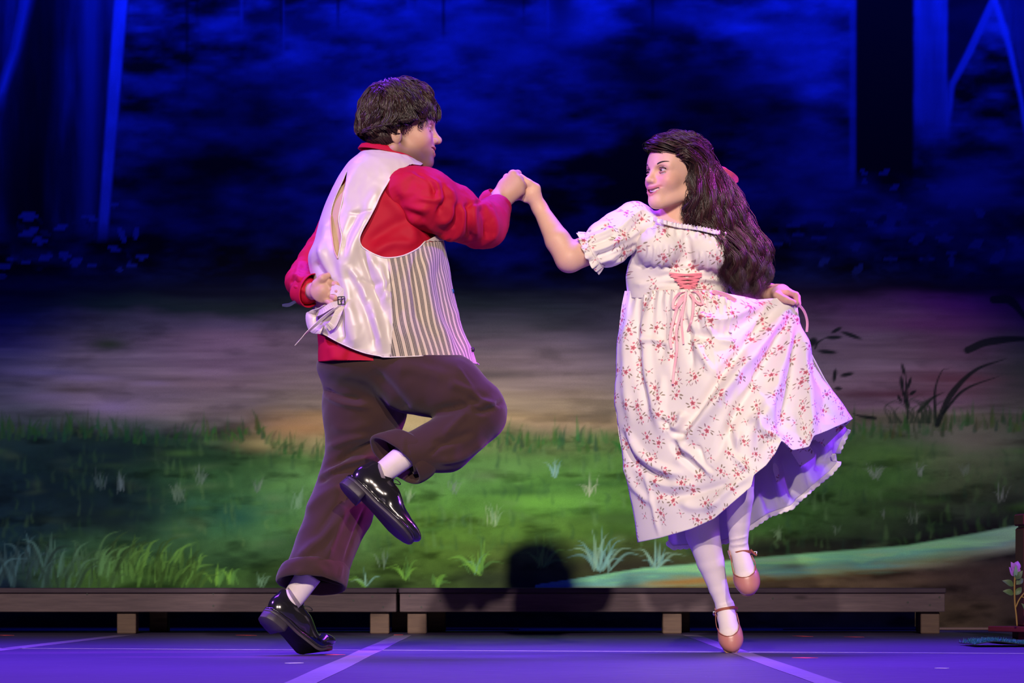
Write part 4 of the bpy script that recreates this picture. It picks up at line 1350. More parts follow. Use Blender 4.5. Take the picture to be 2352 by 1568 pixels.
ARM = [(990, 362), (967, 379), (944, 376), (906, 399), (885, 429), (872, 452), (862, 475), (847, 503), (834, 526), (826, 547), (829, 562), (839, 572), (865, 586), (890, 592), (926, 587), (959, 571), (977, 554), (1012, 536), (1120, 520), (1140, 360)]
SL_R = [(798, 388), (795, 410), (788, 452), (780, 488), (778, 505), (781, 522), (785, 544), (782, 565), (776, 594)]
SL_L = [(798, 388), (787, 415), (773, 445), (764, 470), (760, 490), (760, 515), (763, 544), (768, 575), (776, 594)]
SLIT = catmull(np.array(SL_R, float), 40).tolist() + catmull(np.array(SL_L[::-1], float), 40)[1:-1].tolist()
HEM_L = [(690, 744), (717, 757), (745, 768), (780, 787), (830, 808), (870, 817), (893, 820), (1000, 817), (1050, 824), (1100, 837), (1160, 850)]
V, F, UV = torso_grid(NU, NV, 0.0, 0.04, 1.0)
satin_folds = [([(800, 500), (782, 590), (800, 680), (832, 800)], 11, .010), ([(842, 575), (872, 640), (896, 710)], 9, .009), ([(826, 565), (850, 640), (880, 720)], 9, -.010),
               ([(846, 690), (872, 760), (884, 812)], 12, .010), ([(820, 660), (850, 740), (862, 806)], 9, -.008), ([(735, 560), (752, 610), (776, 655)], 10, .010), ([(722, 600), (745, 632), (760, 650)], 9, -.010),
               ([(795, 690), (800, 740), (820, 800)], 12, .012), ([(780, 700), (785, 750), (790, 786)], 8, -.010), ([(860, 480), (812, 560), (788, 640)], 13, .011), ([(842, 470), (800, 530), (788, 590)], 10, -.009),
               ([(800, 489), (835, 487), (862, 485)], 4, -.004), ([(870, 430), (840, 480), (820, 520)], 12, .006), ([(830, 360), (800, 420), (785, 470)], 16, .006), ([(750, 500), (742, 560), (735, 600)], 10, .005),
               ([(895, 600), (900, 700), (902, 815)], 4, .004), ([(870, 600), (884, 650), (890, 690)], 7, .007), ([(858, 720), (878, 790)], 8, .006), ([(905, 640), (890, 660), (875, 690)], 6, -.005),
               ([(820, 640), (850, 652), (880, 650)], 7, -.006), ([(740, 760), (765, 740), (785, 715)], 7, .008), ([(725, 745), (748, 728), (775, 705)], 6, -.008), ([(800, 610), (830, 655), (842, 700)], 8, .008)]
stripe_folds = [([(985, 565), (975, 640), (995, 720), (1040, 800)], 16, .012), ([(960, 570), (955, 650), (965, 740)], 12, -.008), ([(1015, 580), (1010, 660), (1030, 740), (1070, 810)], 13, -.010), ([(930, 600), (935, 700), (940, 800)], 14, .005),
                ([(1040, 700), (1062, 770), (1090, 815)], 10, .008), ([(905, 600), (910, 700)], 8, .004)]
V = folds(V, F, satin_folds + stripe_folds)
V = wrinkle(V, F, 22, .0035, 9, (1, 1, .5))
# the hips push the right front corner outwards
Q = proj(V)
hem = np.interp(Q[:, 0], [p[0] for p in HEM_L], [p[1] for p in HEM_L])
s = hem - Q[:, 1]
cam = V[:, 1] < 0.02
s = np.minimum(s, np.where(cam, sdist(Q, ARM), 99))
# armhole on the far side, open front, neck
far = ~cam
arm2 = np.linalg.norm((V - P(800, 470, .16)) / [.13, .2, .14], axis=1) - 1
s = np.minimum(s, np.where(far, arm2 * 60, 99))
seam = np.interp(Q[:, 1], [300, 548, 556, 592, 680, 740, 840], [1400, 1400, 887, 891, 899, 903, 896])
s_satin = np.minimum(s, np.where(cam, np.minimum(seam - Q[:, 0], sdist(Q, SLIT)), np.where(Q[:, 0] < 800, 20, -20) + 0 * s))
s_stripe = np.minimum(s, np.where(cam, Q[:, 0] - seam, np.where(Q[:, 0] >= 800, 20, -20)))
m = N('vest_satin')
co = m.coord()
f = m.noise(9, co, 3)
m.color(m.mix(f, (0.50, 0.425, 0.395), (0.62, 0.54, 0.51)))
m.bump(m.noise(26, m.coord('Object', (1, 1, .35)), 3), 0.07, 0.004)
m.set(rough=0.40, spec=0.65, sheen=0.1)
m_satin = m.m
m = N('vest_stripe')
uv = m.n('ShaderNodeTexCoord').outputs['UV']
sx = m.n('ShaderNodeSeparateXYZ'); m.l(uv, sx.inputs[0])
fr = m.math('FRACT', m.math('DIVIDE', sx.outputs[0], 0.0172))
rp = m.n('ShaderNodeValToRGB'); rp.color_ramp.interpolation = 'LINEAR'
cream = (*lin(206, 186, 170), 1); dark = (*lin(46, 40, 46), 1); mid = (*lin(150, 136, 128), 1)
e = rp.color_ramp.elements
stp = [(0, cream), (.36, cream), (.41, dark), (.50, dark), (.54, mid), (.60, mid), (.64, dark), (.72, dark), (.76, mid), (.82, mid), (.86, dark), (.93, dark), (.97, cream)]
while len(e) < len(stp): e.new(.5)
for el, (p_, c_) in zip(e, stp): el.position = p_; el.color = c_
m.l(fr, rp.inputs[0])
tw = m.noise(1500, m.coord('Object', (1, 1, .5)), 2)
m.color(m.mix(m.ramp(tw, [(.35, .0), (.65, .35)]), rp.outputs[0], lin(190, 176, 168)))
m.bump(tw, .3, .0006)
m.set(rough=.85, sheen=.2)
m_stripe = m.m
a, b, uu = clip(V, F, s_satin, UV)
vest = mesh('vest', a, b, m_satin, man, uv=uu)
vest['label'] = 'satin vest back'
thick(vest, .0025)
a, b, uu = clip(V, F, s_stripe, UV)
thick(mesh('striped_front', a, b, m_stripe, vest, uv=uu), .003)
# tan lining seen through the parted back seam
V2, F2, UV2 = torso_grid(300, 220, -0.005, 0.03, .8)
Q2 = proj(V2)
poly = np.array(SLIT); cpoly = poly.mean(0)
big = cpoly + (poly - cpoly) * np.array([2.2, 1.06])
s2 = np.where(V2[:, 1] < 0.02, -sdist(Q2, big), -50)
V2 = folds(V2, F2, [([(790, 410), (775, 500), (774, 590)], 6, -.008), ([(784, 430), (770, 520)], 4, .004)])
a, b, _ = clip(V2, F2, s2)
mesh('back_lining', a, b, cloth_mat('tan_lining', lin(190, 160, 130), .7, 500, .1, .2), vest)
# binding along armhole, hem and slit
def surf_pt(V, Q, pts, off, front=True):
    out = []
    idx = np.where(V[:, 1] < 0.05)[0] if front else np.arange(len(V))
    for p in pts:
        d = ((Q[idx] - p) ** 2).sum(1)
        j = idx[np.argmin(d)]
        w = P(p[0], p[1], V[j, 1])
        out.append(w + np.array([0, -off, 0]))
    out = np.array(out)
    for _ in range(6): out[1:-1, 1] = (out[:-2, 1] + 2 * out[1:-1, 1] + out[2:, 1]) / 4
    return out
Qv = proj(V)
m_bind = plain('vest_binding', (.72, .64, .62), .35, 60, .1)
edge = catmull(np.array(ARM[2:17], float), 90)
solid('armhole_binding', tube(surf_pt(V, Qv, edge, .001), .0022, 6), m_bind, vest, True)
edge = catmull(np.array([p for p in HEM_L if 716 < p[0] < 1101], float), 90)
solid('hem_binding', tube(surf_pt(V, Qv, edge, .001), .0018, 6), m_bind, vest, True)
solid('slit_binding', tube(surf_pt(V, Qv, catmull(np.array(SL_L, float), 50), .001), .0030, 6), plain('slit_fold', lin(200, 160, 150), .5), vest, True)
solid('slit_binding', tube(surf_pt(V, Qv, catmull(np.array(SL_R, float), 50), .001), .0018, 6), m_bind, vest, True)
# buttons down the front edge
def button(px, py, y, m):
    c = P(px, py, y)
    solid('button', tube(np.array([c, c + [.004, -.003, 0]]), .0072, 14), m, vest, True)
button(1037, 669, -.075, plain('teal_button', lin(40, 120, 130), .3)); button(1051, 736, -.075, plain('black_button', (.02, .02, .025), .25)); button(1084, 803, -.075, plain('black_button', (.02, .02, .025), .25))
# back strap, buckle and trailing tape
m_strap = plain('strap_satin', (.66, .56, .54), .32, 40, .15)
m_black = plain('black_metal', (.012, .012, .015), .3)
y_ = -.155
solid('back_strap', ribbon(catmull([P(745, 672, -.162), P(762, 664, -.197), P(778, 668, -.210), P(790, 684, -.210)], 16), .030, (0.3, -.2, 1)), m_strap, vest, True)
solid('back_strap', ribbon(catmull([P(782, 696, -.222), P(760, 702, -.217), P(738, 716, -.192), P(722, 722, -.132)], 16), .018, (0.2, -.2, 1)), m_strap, vest, True)
solid('back_strap', ribbon(catmull([P(779, 703, -.222), P(752, 722, -.222), P(722, 748, -.212), P(700, 768, -.207), P(677, 793, -.202)], 20), np.interp(np.linspace(0, 1, 20), [0, .8, 1], [.010, .013, .004]), (0.7, -.3, .7)), m_strap, vest, True)
solid('back_strap', ribbon(catmull([P(783, 702, -.217), P(775, 722, -.222), P(764, 745, -.217), P(752, 752, -.212)], 16), .024, (0.9, -.2, .2)), m_strap, vest, True)
bc_ = np.array([P(776, 682, -.224), P(791, 681, -.224), P(792, 698, -.224), P(777, 699, -.224)])
loop = np.vstack([catmull(np.vstack([bc_[i], bc_[(i + 1) % 4]]), 6)[:-1] for i in range(4)] + [bc_[:1]])
solid('buckle', tube(loop, .0019, 8), m_black, vest, True)
solid('buckle', tube(np.array([P(784, 681, -.225), P(784, 699, -.225)]), .0014, 8), m_black, vest, True)
fl = [(748, 700, -.182), (722, 716, -.162), (714, 728, -.152), (720, 752, -.162), (740, 757, -.182)]
Vf = np.concatenate([surf + np.array([[0, d, 0]]) for surf, d in ((np.array([P(*p) for p in fl]), 0),)])
solid('back_flap', ribbon(catmull(Vf, 20), np.interp(np.linspace(0, 1, 20), [0, .5, 1], [.02, .036, .03]), (.8, -.3, .4)), m_satin, vest, True)

# ---- shirt sleeves, cuffs, collar
def garment(s, h, fl=(), wr=(16, .004, 3), lo=None, hi=None, st=(1, 1, 1)):
    V, F = sdf_mesh(s, h, .015)
    V = wrinkle(V, F, wr[0], wr[1], wr[2], st)
    return folds(V, F, fl), F
ss = Sdf()
ss.chain([P(938, 440, -.145), P(985, 462, -.145), P(1045, 492, -.10), P(1098, 516, -.01), P(1122, 506, .06), P(1140, 480, .12)], [.078, .092, .078, .072, .066, .048], .03)
ss.ell(P(965, 425, -.14), (.062, .06, .05), None, .03)
ss.ell(P(1118, 535, .03), (.055, .05, .046), None, .03)
ss.ell(P(1040, 455, -.08), (.055, .06, .045), None, .03)
V, F = garment(ss, .004, [
    ([(925, 400), (975, 410), (1010, 430), (1020, 470)], 8, .010), ([(950, 395), (990, 420), (1000, 455)], 6, -.009), ([(1025, 425), (1040, 460), (1030, 500), (1000, 515)], 9, .013),
    ([(1012, 420), (1020, 455), (1005, 495)], 7, -.011), ([(1055, 460), (1065, 500), (1050, 540), (1000, 550)], 9, .012), ([(1042, 462), (1048, 500), (1035, 528)], 7, -.010),
    ([(1090, 455), (1088, 500), (1095, 550)], 8, .010), ([(1075, 465), (1076, 510), (1082, 555)], 7, -.010), ([(1112, 455), (1130, 490), (1138, 530), (1120, 560)], 8, .011),
    ([(1104, 470), (1115, 505), (1118, 550)], 7, -.011), ([(900, 430), (920, 470), (960, 500), (985, 545)], 12, -.010), ([(915, 470), (950, 480), (990, 480)], 10, .009),
    ([(930, 500), (980, 520), (1040, 560)], 10, .008), ([(1000, 440), (1015, 470)], 6, .006), ([(1060, 480), (1080, 470), (1110, 462)], 6, -.007), ([(960, 455), (1000, 460), (1025, 450)], 6, .006)], (20, .005, 4))
thick(mesh('sleeve', V, F, m_shirt, shirt), .0015)
ss = Sdf()
ss.chain([P(820, 440, .11), P(768, 540, .14), P(700, 628, .09), P(690, 645, .04), P(706, 667, -.10)], [.070, .060, .046, .047, .042], .03)
V, F = garment(ss, .004, [([(672, 630), (690, 640), (706, 634)], 5, .006), ([(664, 645), (690, 652), (712, 648)], 5, -.007), ([(690, 600), (684, 630), (700, 660)], 6, .006), ([(675, 655), (700, 668), (715, 680)], 5, .006)], (24, .005, 8))
thick(mesh('sleeve', V, F, m_shirt, shirt), .0015)

def ring_loft(rings, nu=64, m=None, name='cuff', parent=None, t=.0025, fl=None, wr=None):
    """rings: list of (centre, U vector, W vector)"""
    th = np.linspace(0, 2 * np.pi, nu, endpoint=False)
    r = np.array([np.concatenate([c, u, w]) for c, u, w in rings])
    r = catmull(r, max(10, 5 * len(rings)))
    V = (r[:, None, 0:3] + np.cos(th)[None, :, None] * r[:, None, 3:6] + np.sin(th)[None, :, None] * r[:, None, 6:9]).reshape(-1, 3)
    F = grid_faces(nu, len(r), True)
    cen = V.mean(0)
    if (normals(V, F) * (V - cen)).sum() < 0: F = F[:, ::-1]
    if fl: V = folds(V, F, fl)
    if wr: V = wrinkle(V, F, *wr)
    o = mesh(name, V, F, m, parent)
    thick(o, t)
    return o
def pv(dx, dy, y=0.0): return np.array([dx, 0, -dy]) * (CAMD + y) / FPX
k_ = (CAMD + .14) / FPX
ring_loft([(P(1128, 480, .12), pv(24, 31), np.array([.02, .052, .01])), (P(1137, 466, .14), pv(24, 28), np.array([.02, .046, .008])), (P(1146, 451, .16), pv(21, 18), np.array([.015, .038, .005]))], 64, m_shirt, 'cuff', shirt, .003)
solid('cuff_button', tube(np.array([P(1125, 455, .098), P(1125, 455, .093)]), .0045, 12), plain('red_button', (.5, .01, .03), .3), shirt, True)
ring_loft([(P(699, 663, -.07), pv(-12, 34), np.array([.040, .03, .0])), (P(708, 666, -.10), pv(-10, 37), np.array([.036, .03, .0])), (P(716, 667, -.125), pv(-9, 39), np.array([.034, .03, 0]))], 64, m_shirt, 'cuff', shirt, .003)
solid('cuff_tie', ribbon(catmull([P(694, 692, -.10), P(678, 693, -.11), P(664, 700, -.11), P(648, 701, -.11)], 14), np.interp(np.linspace(0, 1, 14), [0, .8, 1], [.007, .011, .006]), (.1, -.3, 1)), plain('blue_black_tie', lin(52, 52, 96), .5), shirt, True)
# collar
nc = HO + HR[2] * -.05
ring_loft([(P(898, 384, -.05), pv(78, 22), np.array([.0, .085, 0])), (P(896, 370, -.052), pv(68, 17), np.array([.0, .076, 0])), (P(893, 348, -.055), pv(58, 11), np.array([.0, .066, 0])), (P(893, 344, -.055), pv(62, 11), np.array([.0, .070, 0])), (P(895, 358, -.055), pv(71, 16), np.array([.0, .082, 0]))], 64, m_shirt, 'collar', shirt, .003)

# ---- trousers
m_wool = cloth_mat('brown_wool', (.042, .0195, .0165), .9, 700, .15, .15, .4)
st = Sdf()
st.ell(P(905, 838, -.03), (.238, .180, .090), None, .04)
st.cone(P(840, 860, .04), P(838, 940, .05), .135, .130, .05)
st.chain([P(838, 940, .05), P(822, 1050, .07), P(783, 1170, .05), P(728, 1308, .02)], [.130, .104, .102, .094], .02)
st.cone(P(950, 868, -.12), P(1040, 893, -.16), .115, .098, .05)
st.cone(P(1040, 893, -.16), P(1090, 936, -.17), .098, .092, .02)
st.cone(P(1098, 955, -.17), P(1020, 1022, -.19), .088, .084, .012)
st.cone(P(1020, 1022, -.19), P(948, 1040, -.20), .084, .064, .01)
tf = [([(745, 905), (790, 925), (850, 935)], 8, .010), ([(740, 895), (780, 912), (830, 918)], 7, -.010), ([(745, 1075), (800, 1045), (860, 1020), (930, 1005)], 8, -.014), ([(740, 1095), (800, 1065), (860, 1045)], 8, .012),
      ([(750, 1030), (800, 1010), (850, 1000)], 9, .008), ([(725, 1110), (770, 1085), (820, 1070)], 7, -.010), ([(1000, 945), (1050, 935), (1090, 918), (1130, 905)], 11, -.009), ([(1060, 915), (1090, 935), (1105, 932)], 8, .005),
      ([(1080, 930), (1110, 945), (1160, 920)], 7, -.011), ([(1085, 905), (1120, 925), (1150, 935)], 8, .010), ([(1030, 880), (1060, 890), (1095, 900)], 10, .006), ([(1050, 840), (1070, 870), (1085, 890)], 4, .003),
      ([(1020, 1000), (1060, 960), (1075, 950)], 9, .008), ([(990, 1020), (1040, 1010), (1090, 990)], 10, -.007), ([(1000, 1060), (1060, 1050), (1120, 1010)], 9, .007), ([(985, 1045), (1010, 1025), (1040, 1015)], 5, -.006),
      ([(850, 850), (900, 900), (940, 960)], 16, -.010), ([(900, 840), (960, 850), (1030, 870)], 14, .006), ([(680, 1290), (760, 1210), (790, 1160)], 12, .010), ([(750, 1285), (775, 1220), (800, 1160)], 7, .006),
      ([(720, 1250), (770, 1170), (820, 1110)], 12, -.007), ([(790, 1290), (815, 1220), (840, 1160)], 3.5, -.004), ([(700, 1180), (740, 1140), (790, 1110)], 12, .006), ([(760, 980), (800, 985), (860, 975)], 12, .004)]
V, F = garment(st, .0056, [(a_, b_, c_ * 1.35) for a_, b_, c_ in tf], (9, .006, 12))
Q = proj(V)
s_ = np.minimum(Q[:, 1] - 815 - 0.0 * Q[:, 0], 1e3)
# cut the leg ends and the waist
def plane_s(V, c, n): return (V - c) @ unit(n)
cutA = plane_s(V, P(722, 1322, .02), P(755, 1240, .03) - P(728, 1322, .02)); cutB = plane_s(V, P(938, 1044, -.2), P(1000, 1028, -.19) - P(938, 1044, -.2))
nearA = np.linalg.norm(V - P(722, 1322, .02), axis=1) < .22; nearB = np.linalg.norm(V - P(938, 1044, -.2), axis=1) < .13
s_ = np.minimum(s_ * .001, np.where(nearA, cutA, 9)); s_ = np.minimum(s_, np.where(nearB, cutB, 9))
a, b, _ = clip(V, F, s_)
trousers = mesh('trousers', a, b, m_wool, man)
thick(trousers, .003)
ring_loft([(P(730, 1294, .02), pv(73, 3), np.array([.0, .092, -.022])), (P(725, 1302, .02), pv(78, 4), np.array([0, .098, -.026])), (P(719, 1322, .02), pv(81, 6), np.array([0, .100, -.030])), (P(715, 1339, .02), pv(80, 7), np.array([0, .098, -.032])), (P(716, 1341, .02), pv(74, 6), np.array([0, .091, -.030])), (P(722, 1315, .02), pv(70, 6), np.array([0, .088, -.028]))],
          90, m_wool, 'cuff', trousers, .002, [([(785, 1298), (780, 1328)], 3, .004), ([(680, 1310), (700, 1330)], 8, .004)], (18, .004, 3))
ring_loft([(P(956, 1036, -.2), pv(38, 44), np.array([-.035, .055, -.012])), (P(948, 1040, -.2), pv(46, 50), np.array([-.035, .060, -.014])), (P(926, 1049, -.2), pv(51, 53), np.array([-.036, .062, -.014])), (P(910, 1056, -.2), pv(52, 53), np.array([-.036, .062, -.014])), (P(911, 1056, -.2), pv(46, 47), np.array([-.032, .055, -.012])), (P(935, 1046, -.2), pv(42, 44), np.array([-.03, .052, -.01]))],
          90, m_wool, 'cuff', trousers, .002, [([(928, 1000), (925, 1045)], 3, .004), ([(960, 1050), (945, 1075)], 7, -.008)], (16, .006, 5))

# ---- socks and shoes
m_sock = N('ribbed_sock')
co = m_sock.coord()
wv = m_sock.n('ShaderNodeTexWave', i_Scale=160.0); m_sock.l(co, wv.inputs['Vector'])
m_sock.color(m_sock.mix(m_sock.noise(30, co), lin(205, 190, 190), lin(225, 212, 210))); m_sock.bump(wv.outputs['Fac'], .3, .0008); m_sock.set(rough=.9)
m_sock = m_sock.m
m_grey = plain('sock_grey', lin(120, 108, 118), .9)
m_leather = plain('black_leather', (.012, .011, .014), .17, 30, .2, .05, coat=.6, coat_rough=.1)
m_sole = plain('dark_sole', lin(52, 46, 54), .55, 50, .25, .3)
m_lace = plain('black_lace', (.015, .015, .018), .7)

def oxford(O, R, ankle, bend=0.0, L=.300, Wd=.108):
    """lace-up shoe; O = under the heel, R rows = toe direction, left, up; ankle = where the shin goes"""
    root = bpy.data.objects.new('shoe', None); root.location = Vector(O.tolist()); link(root, man)
    root.parent = None; root.parent = man; root.matrix_parent_inverse = Matrix.Translation(-man.location)
    def bendf(V):
        V = V.copy()
        xb = .68 * L
        m_ = V[:, 0] > xb
        # toe part turns up by 'bend'
        d = V[m_, 0] - xb
        ang = np.minimum(d / .05, 1) * bend
        V[m_, 0] = xb + d * np.cos(ang * .8) - (V[m_, 2]) * np.sin(ang * .6); V[m_, 2] = V[m_, 2] * np.cos(ang * .3) + d * np.sin(ang)
        return V
    def put(name, VF, m, par=root, smooth=True):
        return solid(name, (place(bendf(np.asarray(VF[0])), O, R), VF[1]), m, par, smooth)
    up = Sdf()
    I = None
    up.ell((.052, 0, .050), (.050, .036, .052), I, .02)
    up.ell((.10, 0, .050), (.07, .036, .045), I, .03)
    up.cone((.13, 0, .052), (.20, 0, .036), .040, .030, .03)
    up.ell((.215, .002, .030), (.080, .046, .028), I, .02)
    up.ell((.060, 0, .095), (.045, .032, .028), I, .02)
    V, F = sdf_mesh(up, .0035)
    s = np.minimum(V[:, 2] - .016, .10 - .25 * np.abs(V[:, 0] - .0) * 0 - V[:, 2])
    s = np.minimum(s, (.1035 - V[:, 2]) - .0 * V[:, 0])
    a, b, _ = clip(V, F, s)
    # welt crease over the toes and quarter seam
    uppr = thick(put('upper', (a, b), m_leather), .002)
    put('welt', slab(L, Wd + .006, .010, .0175), m_leather)
    put('sole', slab(L, Wd, .0, .0105), m_sole)
    put('heel', slab(L, Wd, -.024, .0005, 0, .082), m_sole)
    # throat: tongue, facings, laces
    xs = np.linspace(.105, .185, 12)
    top = lambda x: np.interp(x, [.08, .105, .13, .16, .19, .22], [.105, .098, .092, .080, .068, .060])
    for sd in (-1, 1):
        pts = np.stack([xs, np.full(12, sd * .016), top(xs) - .004], 1)
        put('facing', tube(pts, .0045, 8), m_leather)
    for j, x in enumerate(np.linspace(.112, .172, 5)):
        y = np.linspace(-.019, .019, 9)
        put('lace', tube(np.stack([np.full(9, x), y, top(np.full(9, x)) + .003 - 8 * y ** 2], 1), .0017, 6), m_lace)
    for sd in (-1, 1):
        t = np.linspace(0, 1, 14)
        put('lace', tube(np.stack([.115 + .015 * np.sin(t * 6), sd * (.006 + .026 * np.sin(np.pi * t)), top(.115) + .006 + .010 * np.sin(np.pi * t) - .012 * t], 1), .0016, 6), m_lace)
    # collar roll
    th = np.linspace(0, 2 * np.pi, 40)
    put('collar', tube(np.stack([.060 + .043 * np.cos(th), .030 * np.sin(th), .1015 + .004 * np.cos(th)], 1), .0035, 8, False), m_leather)
    # ankle sock
    a0 = O + np.array([.062, 0, .070]) @ R
    return a0

# lifted foot: heel up-left, toe down-right
O1 = P(792, 1098, -.235); Tt = P(940, 1250, -.235)
f1 = unit(Tt - O1 + np.array([0, -.01, 0]))
R1 = frame(f1, unit(np.array([.70, .34, .62])))
a1 = oxford(O1, R1, None, 0.05, .285)
# standing foot: on the ball, heel raised
O2 = P(606, 1412, -.03) + np.array([0, 0, .0138])
f2 = unit(P(690, 1492, .045) + np.array([0, 0, .0138]) - O2)
R2 = frame(f2, unit(np.array([.45, .50, .62])))
a2 = oxford(O2, R2, None, 0.70, .285)

def sock(a, top, rad, bands):
    mid = (a + top) / 2
    pts = catmull([a, a * .7 + mid * .3, mid, top], 24)
    V, F = tube(pts, np.interp(np.linspace(0, 1, 24), [0, .4, .7, 1], [rad * .72, rad * .92, rad * 1.0, rad * 1.08]), 40)
    o = solid('sock', (V, F), m_sock, man, True)
    for t, dx in bands:
        c = catmull(pts, 100)[int(t * 99)]
        T_2 = unit(top - a)
        q = np.cross(T_2, [0, 1, 0])
        an = np.linspace(-1.0, .9, 14)
        arc = np.array([c + rad * 1.04 * (np.array([0, -1, 0]) * math.cos(x) + unit(q) * math.sin(x)) + T_2 * (.010 * x * dx) for x in an])
        solid('sock_band', ribbon(arc, np.interp(np.linspace(0, 1, 14), [0, .8, 1], [.012, .009, .002]), T_2), m_grey, o, True)
    return o
sock(a1, P(935, 1043, -.2), .036, [(.42, 1.2)])
sock(a2, P(712, 1318, .03), .037, [(.5, 1.5)])

# ---- hair: short thick waves
M_HAIR1 = hair_mat('dark_brown_hair', (0.012, 0.006, 0.007), (0.055, 0.022, 0.024), .36)
def mans_hair():
    R = np.random.default_rng(3)
    C0 = HO + HK * (.004 * HR[0] + .066 * HR[2])
    rad = np.array([.100, .080, .092]) * HK
    def loc(p): return (p - C0) @ HR.T
    n = 8500
    # base cap
    sc = Sdf()
    sc.ell(C0, rad + .003, HR, .02)
    sc.ell(C0 + HR[0] * -.055 + HR[2] * -.05, (.050, .068, .058), HR, .03)
    sc.ell(C0 + HR[0] * .075 + HR[2] * .040, (.032, .060, .036), HR, .03)
    for sd in (-1, 1): sc.ell(C0 + HR[0] * .010 + HR[1] * sd * .058 + HR[2] * -.022, (.040, .018, .040), HR, .03)
    V, F = sdf_mesh(sc, .004)
    V = wrinkle(V, F, 45, .004, 3)
    q = loc(V)
    # keep clear of face and ears
    s = np.minimum.reduce([1 + 0 * q[:, 0]])
    s = np.minimum(q[:, 2] + .062 - (q[:, 0] - .012) / 1.0, q[:, 2] + .128)
    s = np.where(q[:, 0] > .012, s, q[:, 2] + .128)
    earz = .030 - np.linalg.norm((q - np.array([.012, 0, -.078])) * [1, 0, .8], axis=1)
    s = np.minimum(s, np.where(np.abs(q[:, 1]) > .05, -earz, 1))
    a, b, _ = clip(V, F, s)
    hair = mesh('hair', a, b, M_HAIR1, man, col=np.full((len(a), 3), .1))
    # locks: vectorised growth away from the crown, waves shared inside a clump
    cr = unit(np.array([-.30, 0.05, .9]))
    D = unit(R.normal(size=(n * 3, 3)))
    p = D * (rad + .003)
    bad = (p[:, 2] < -.116) | ((p[:, 0] > .066) & (p[:, 2] < .034)) | ((p[:, 0] > .026) & (p[:, 2] < .000)) | ((p[:, 2] < -.03) & (p[:, 0] > .004))
    D = D[~bad][:n]; n = len(D); p = D * (rad + .003 + R.uniform(0, 1, n)[:, None] ** 1.5 * .020)
    fl = D - cr * (D @ cr)[:, None]
    fl = unit(fl) + np.stack([.5 * np.maximum(D[:, 2], 0), 0 * D[:, 0], np.where(D[:, 0] > .5, -.75, -.30)], 1)
    L = R.uniform(.070, .105, n) * np.where(D[:, 0] > .55, .80, 1.0) * np.where(D[:, 2] < -.2, 1.18, 1.0)
    clump = unit(R.normal(size=(170, 3)))
    ci = np.argmax(D @ clump.T, 1)
    ph = R.uniform(0, 6.28, 170)[ci]; amp = R.uniform(.5, 1.1, 170)[ci]; lift = R.uniform(.4, 1.0, 170)[ci]
    side = unit(np.cross(D, fl))
    seg = 14; pts = [p]; v = unit(D * lift[:, None] * 1.1 + unit(fl) * .8)
    tgt = clump[ci] * (rad + .02)
    shell = (.018 + .020 * lift + .008 * np.sin(ph * 3))[:, None]
    for i in range(seg):
        c = pts[-1]; t = i / seg
        nn = unit(c / rad ** 2)
        cw = np.sin(ph + t * 6.5) * amp
        f2_ = unit(fl - nn * (fl * nn).sum(1, keepdims=True))
        flip = np.where((c[:, 2] < -.05) & (t > .55), .7, 0.0)[:, None]
        v = unit(v * .6 + f2_ * .5 + side * (cw * .42)[:, None] + nn * (np.cos(ph * 1.7 + t * 6) * .32)[:, None] + nn * flip + np.array([0, 0, -.10]) + R.normal(0, .035, (n, 3)))
        q_ = c + v * (L / seg)[:, None]
        e = np.sqrt(((q_ / (rad + .004)) ** 2).sum(1, keepdims=True)); q_ = np.where(e < 1, q_ / e, q_)
        e2 = np.sqrt(((q_ / (rad + shell)) ** 2).sum(1, keepdims=True)); q_ = np.where(e2 > 1, q_ / e2 ** .55, q_)
        pts.append(q_)
    S = np.stack(pts, 1)
    # draw the ends of a clump together
    for k in range(170):
        m_ = ci == k
        if m_.sum() > 2:
            mean = S[m_].mean(0, keepdims=True)
            w = np.linspace(0, .55, seg + 1)[None, :, None]
            S[m_] = S[m_] * (1 - w) + mean * w
    tone = np.clip(R.normal(.3, .2, n) + .2 * np.sin(ph * 5), 0, 1)
    strands_mesh('hair_locks', C0 + S @ HR, R.uniform(.0007, .0019, n), M_HAIR1, hair, tone, 3)
mans_hair()
# ------------------------------------------------------------------ the woman in the floral dress
woman = thing('person', P(1680, 1498, 0.30), 'woman with long wavy hair in a white floral dress, holding her skirt out', 'person')
M_SKIN2 = skin_mat('skin_woman', .50)
skin_w = np.array([0.72, 0.44, 0.34])
ya = math.radians(36)
WK = .985
WR = frame((-math.cos(ya), -math.sin(ya), .02), (0.03, 0, 1))
WO = P(1487, 412, .17) - WK * .131 * WR[0]
sw = Sdf()
T2 = head_sdf(sw, WO, WR, WK, 1.0, .98, .90, (.54, -.36), 1.14, .006, .003, cut=True)
sw.cone(T2(-.022, 0, -.03), P(1566, 520, .30), .054, .060, .02)
sw.cone(P(1500, 528, .30), P(1650, 540, .32), .052, .055, .04)
sw.ell(P(1566, 560, .29), (.135, .085, .10), None, .05)
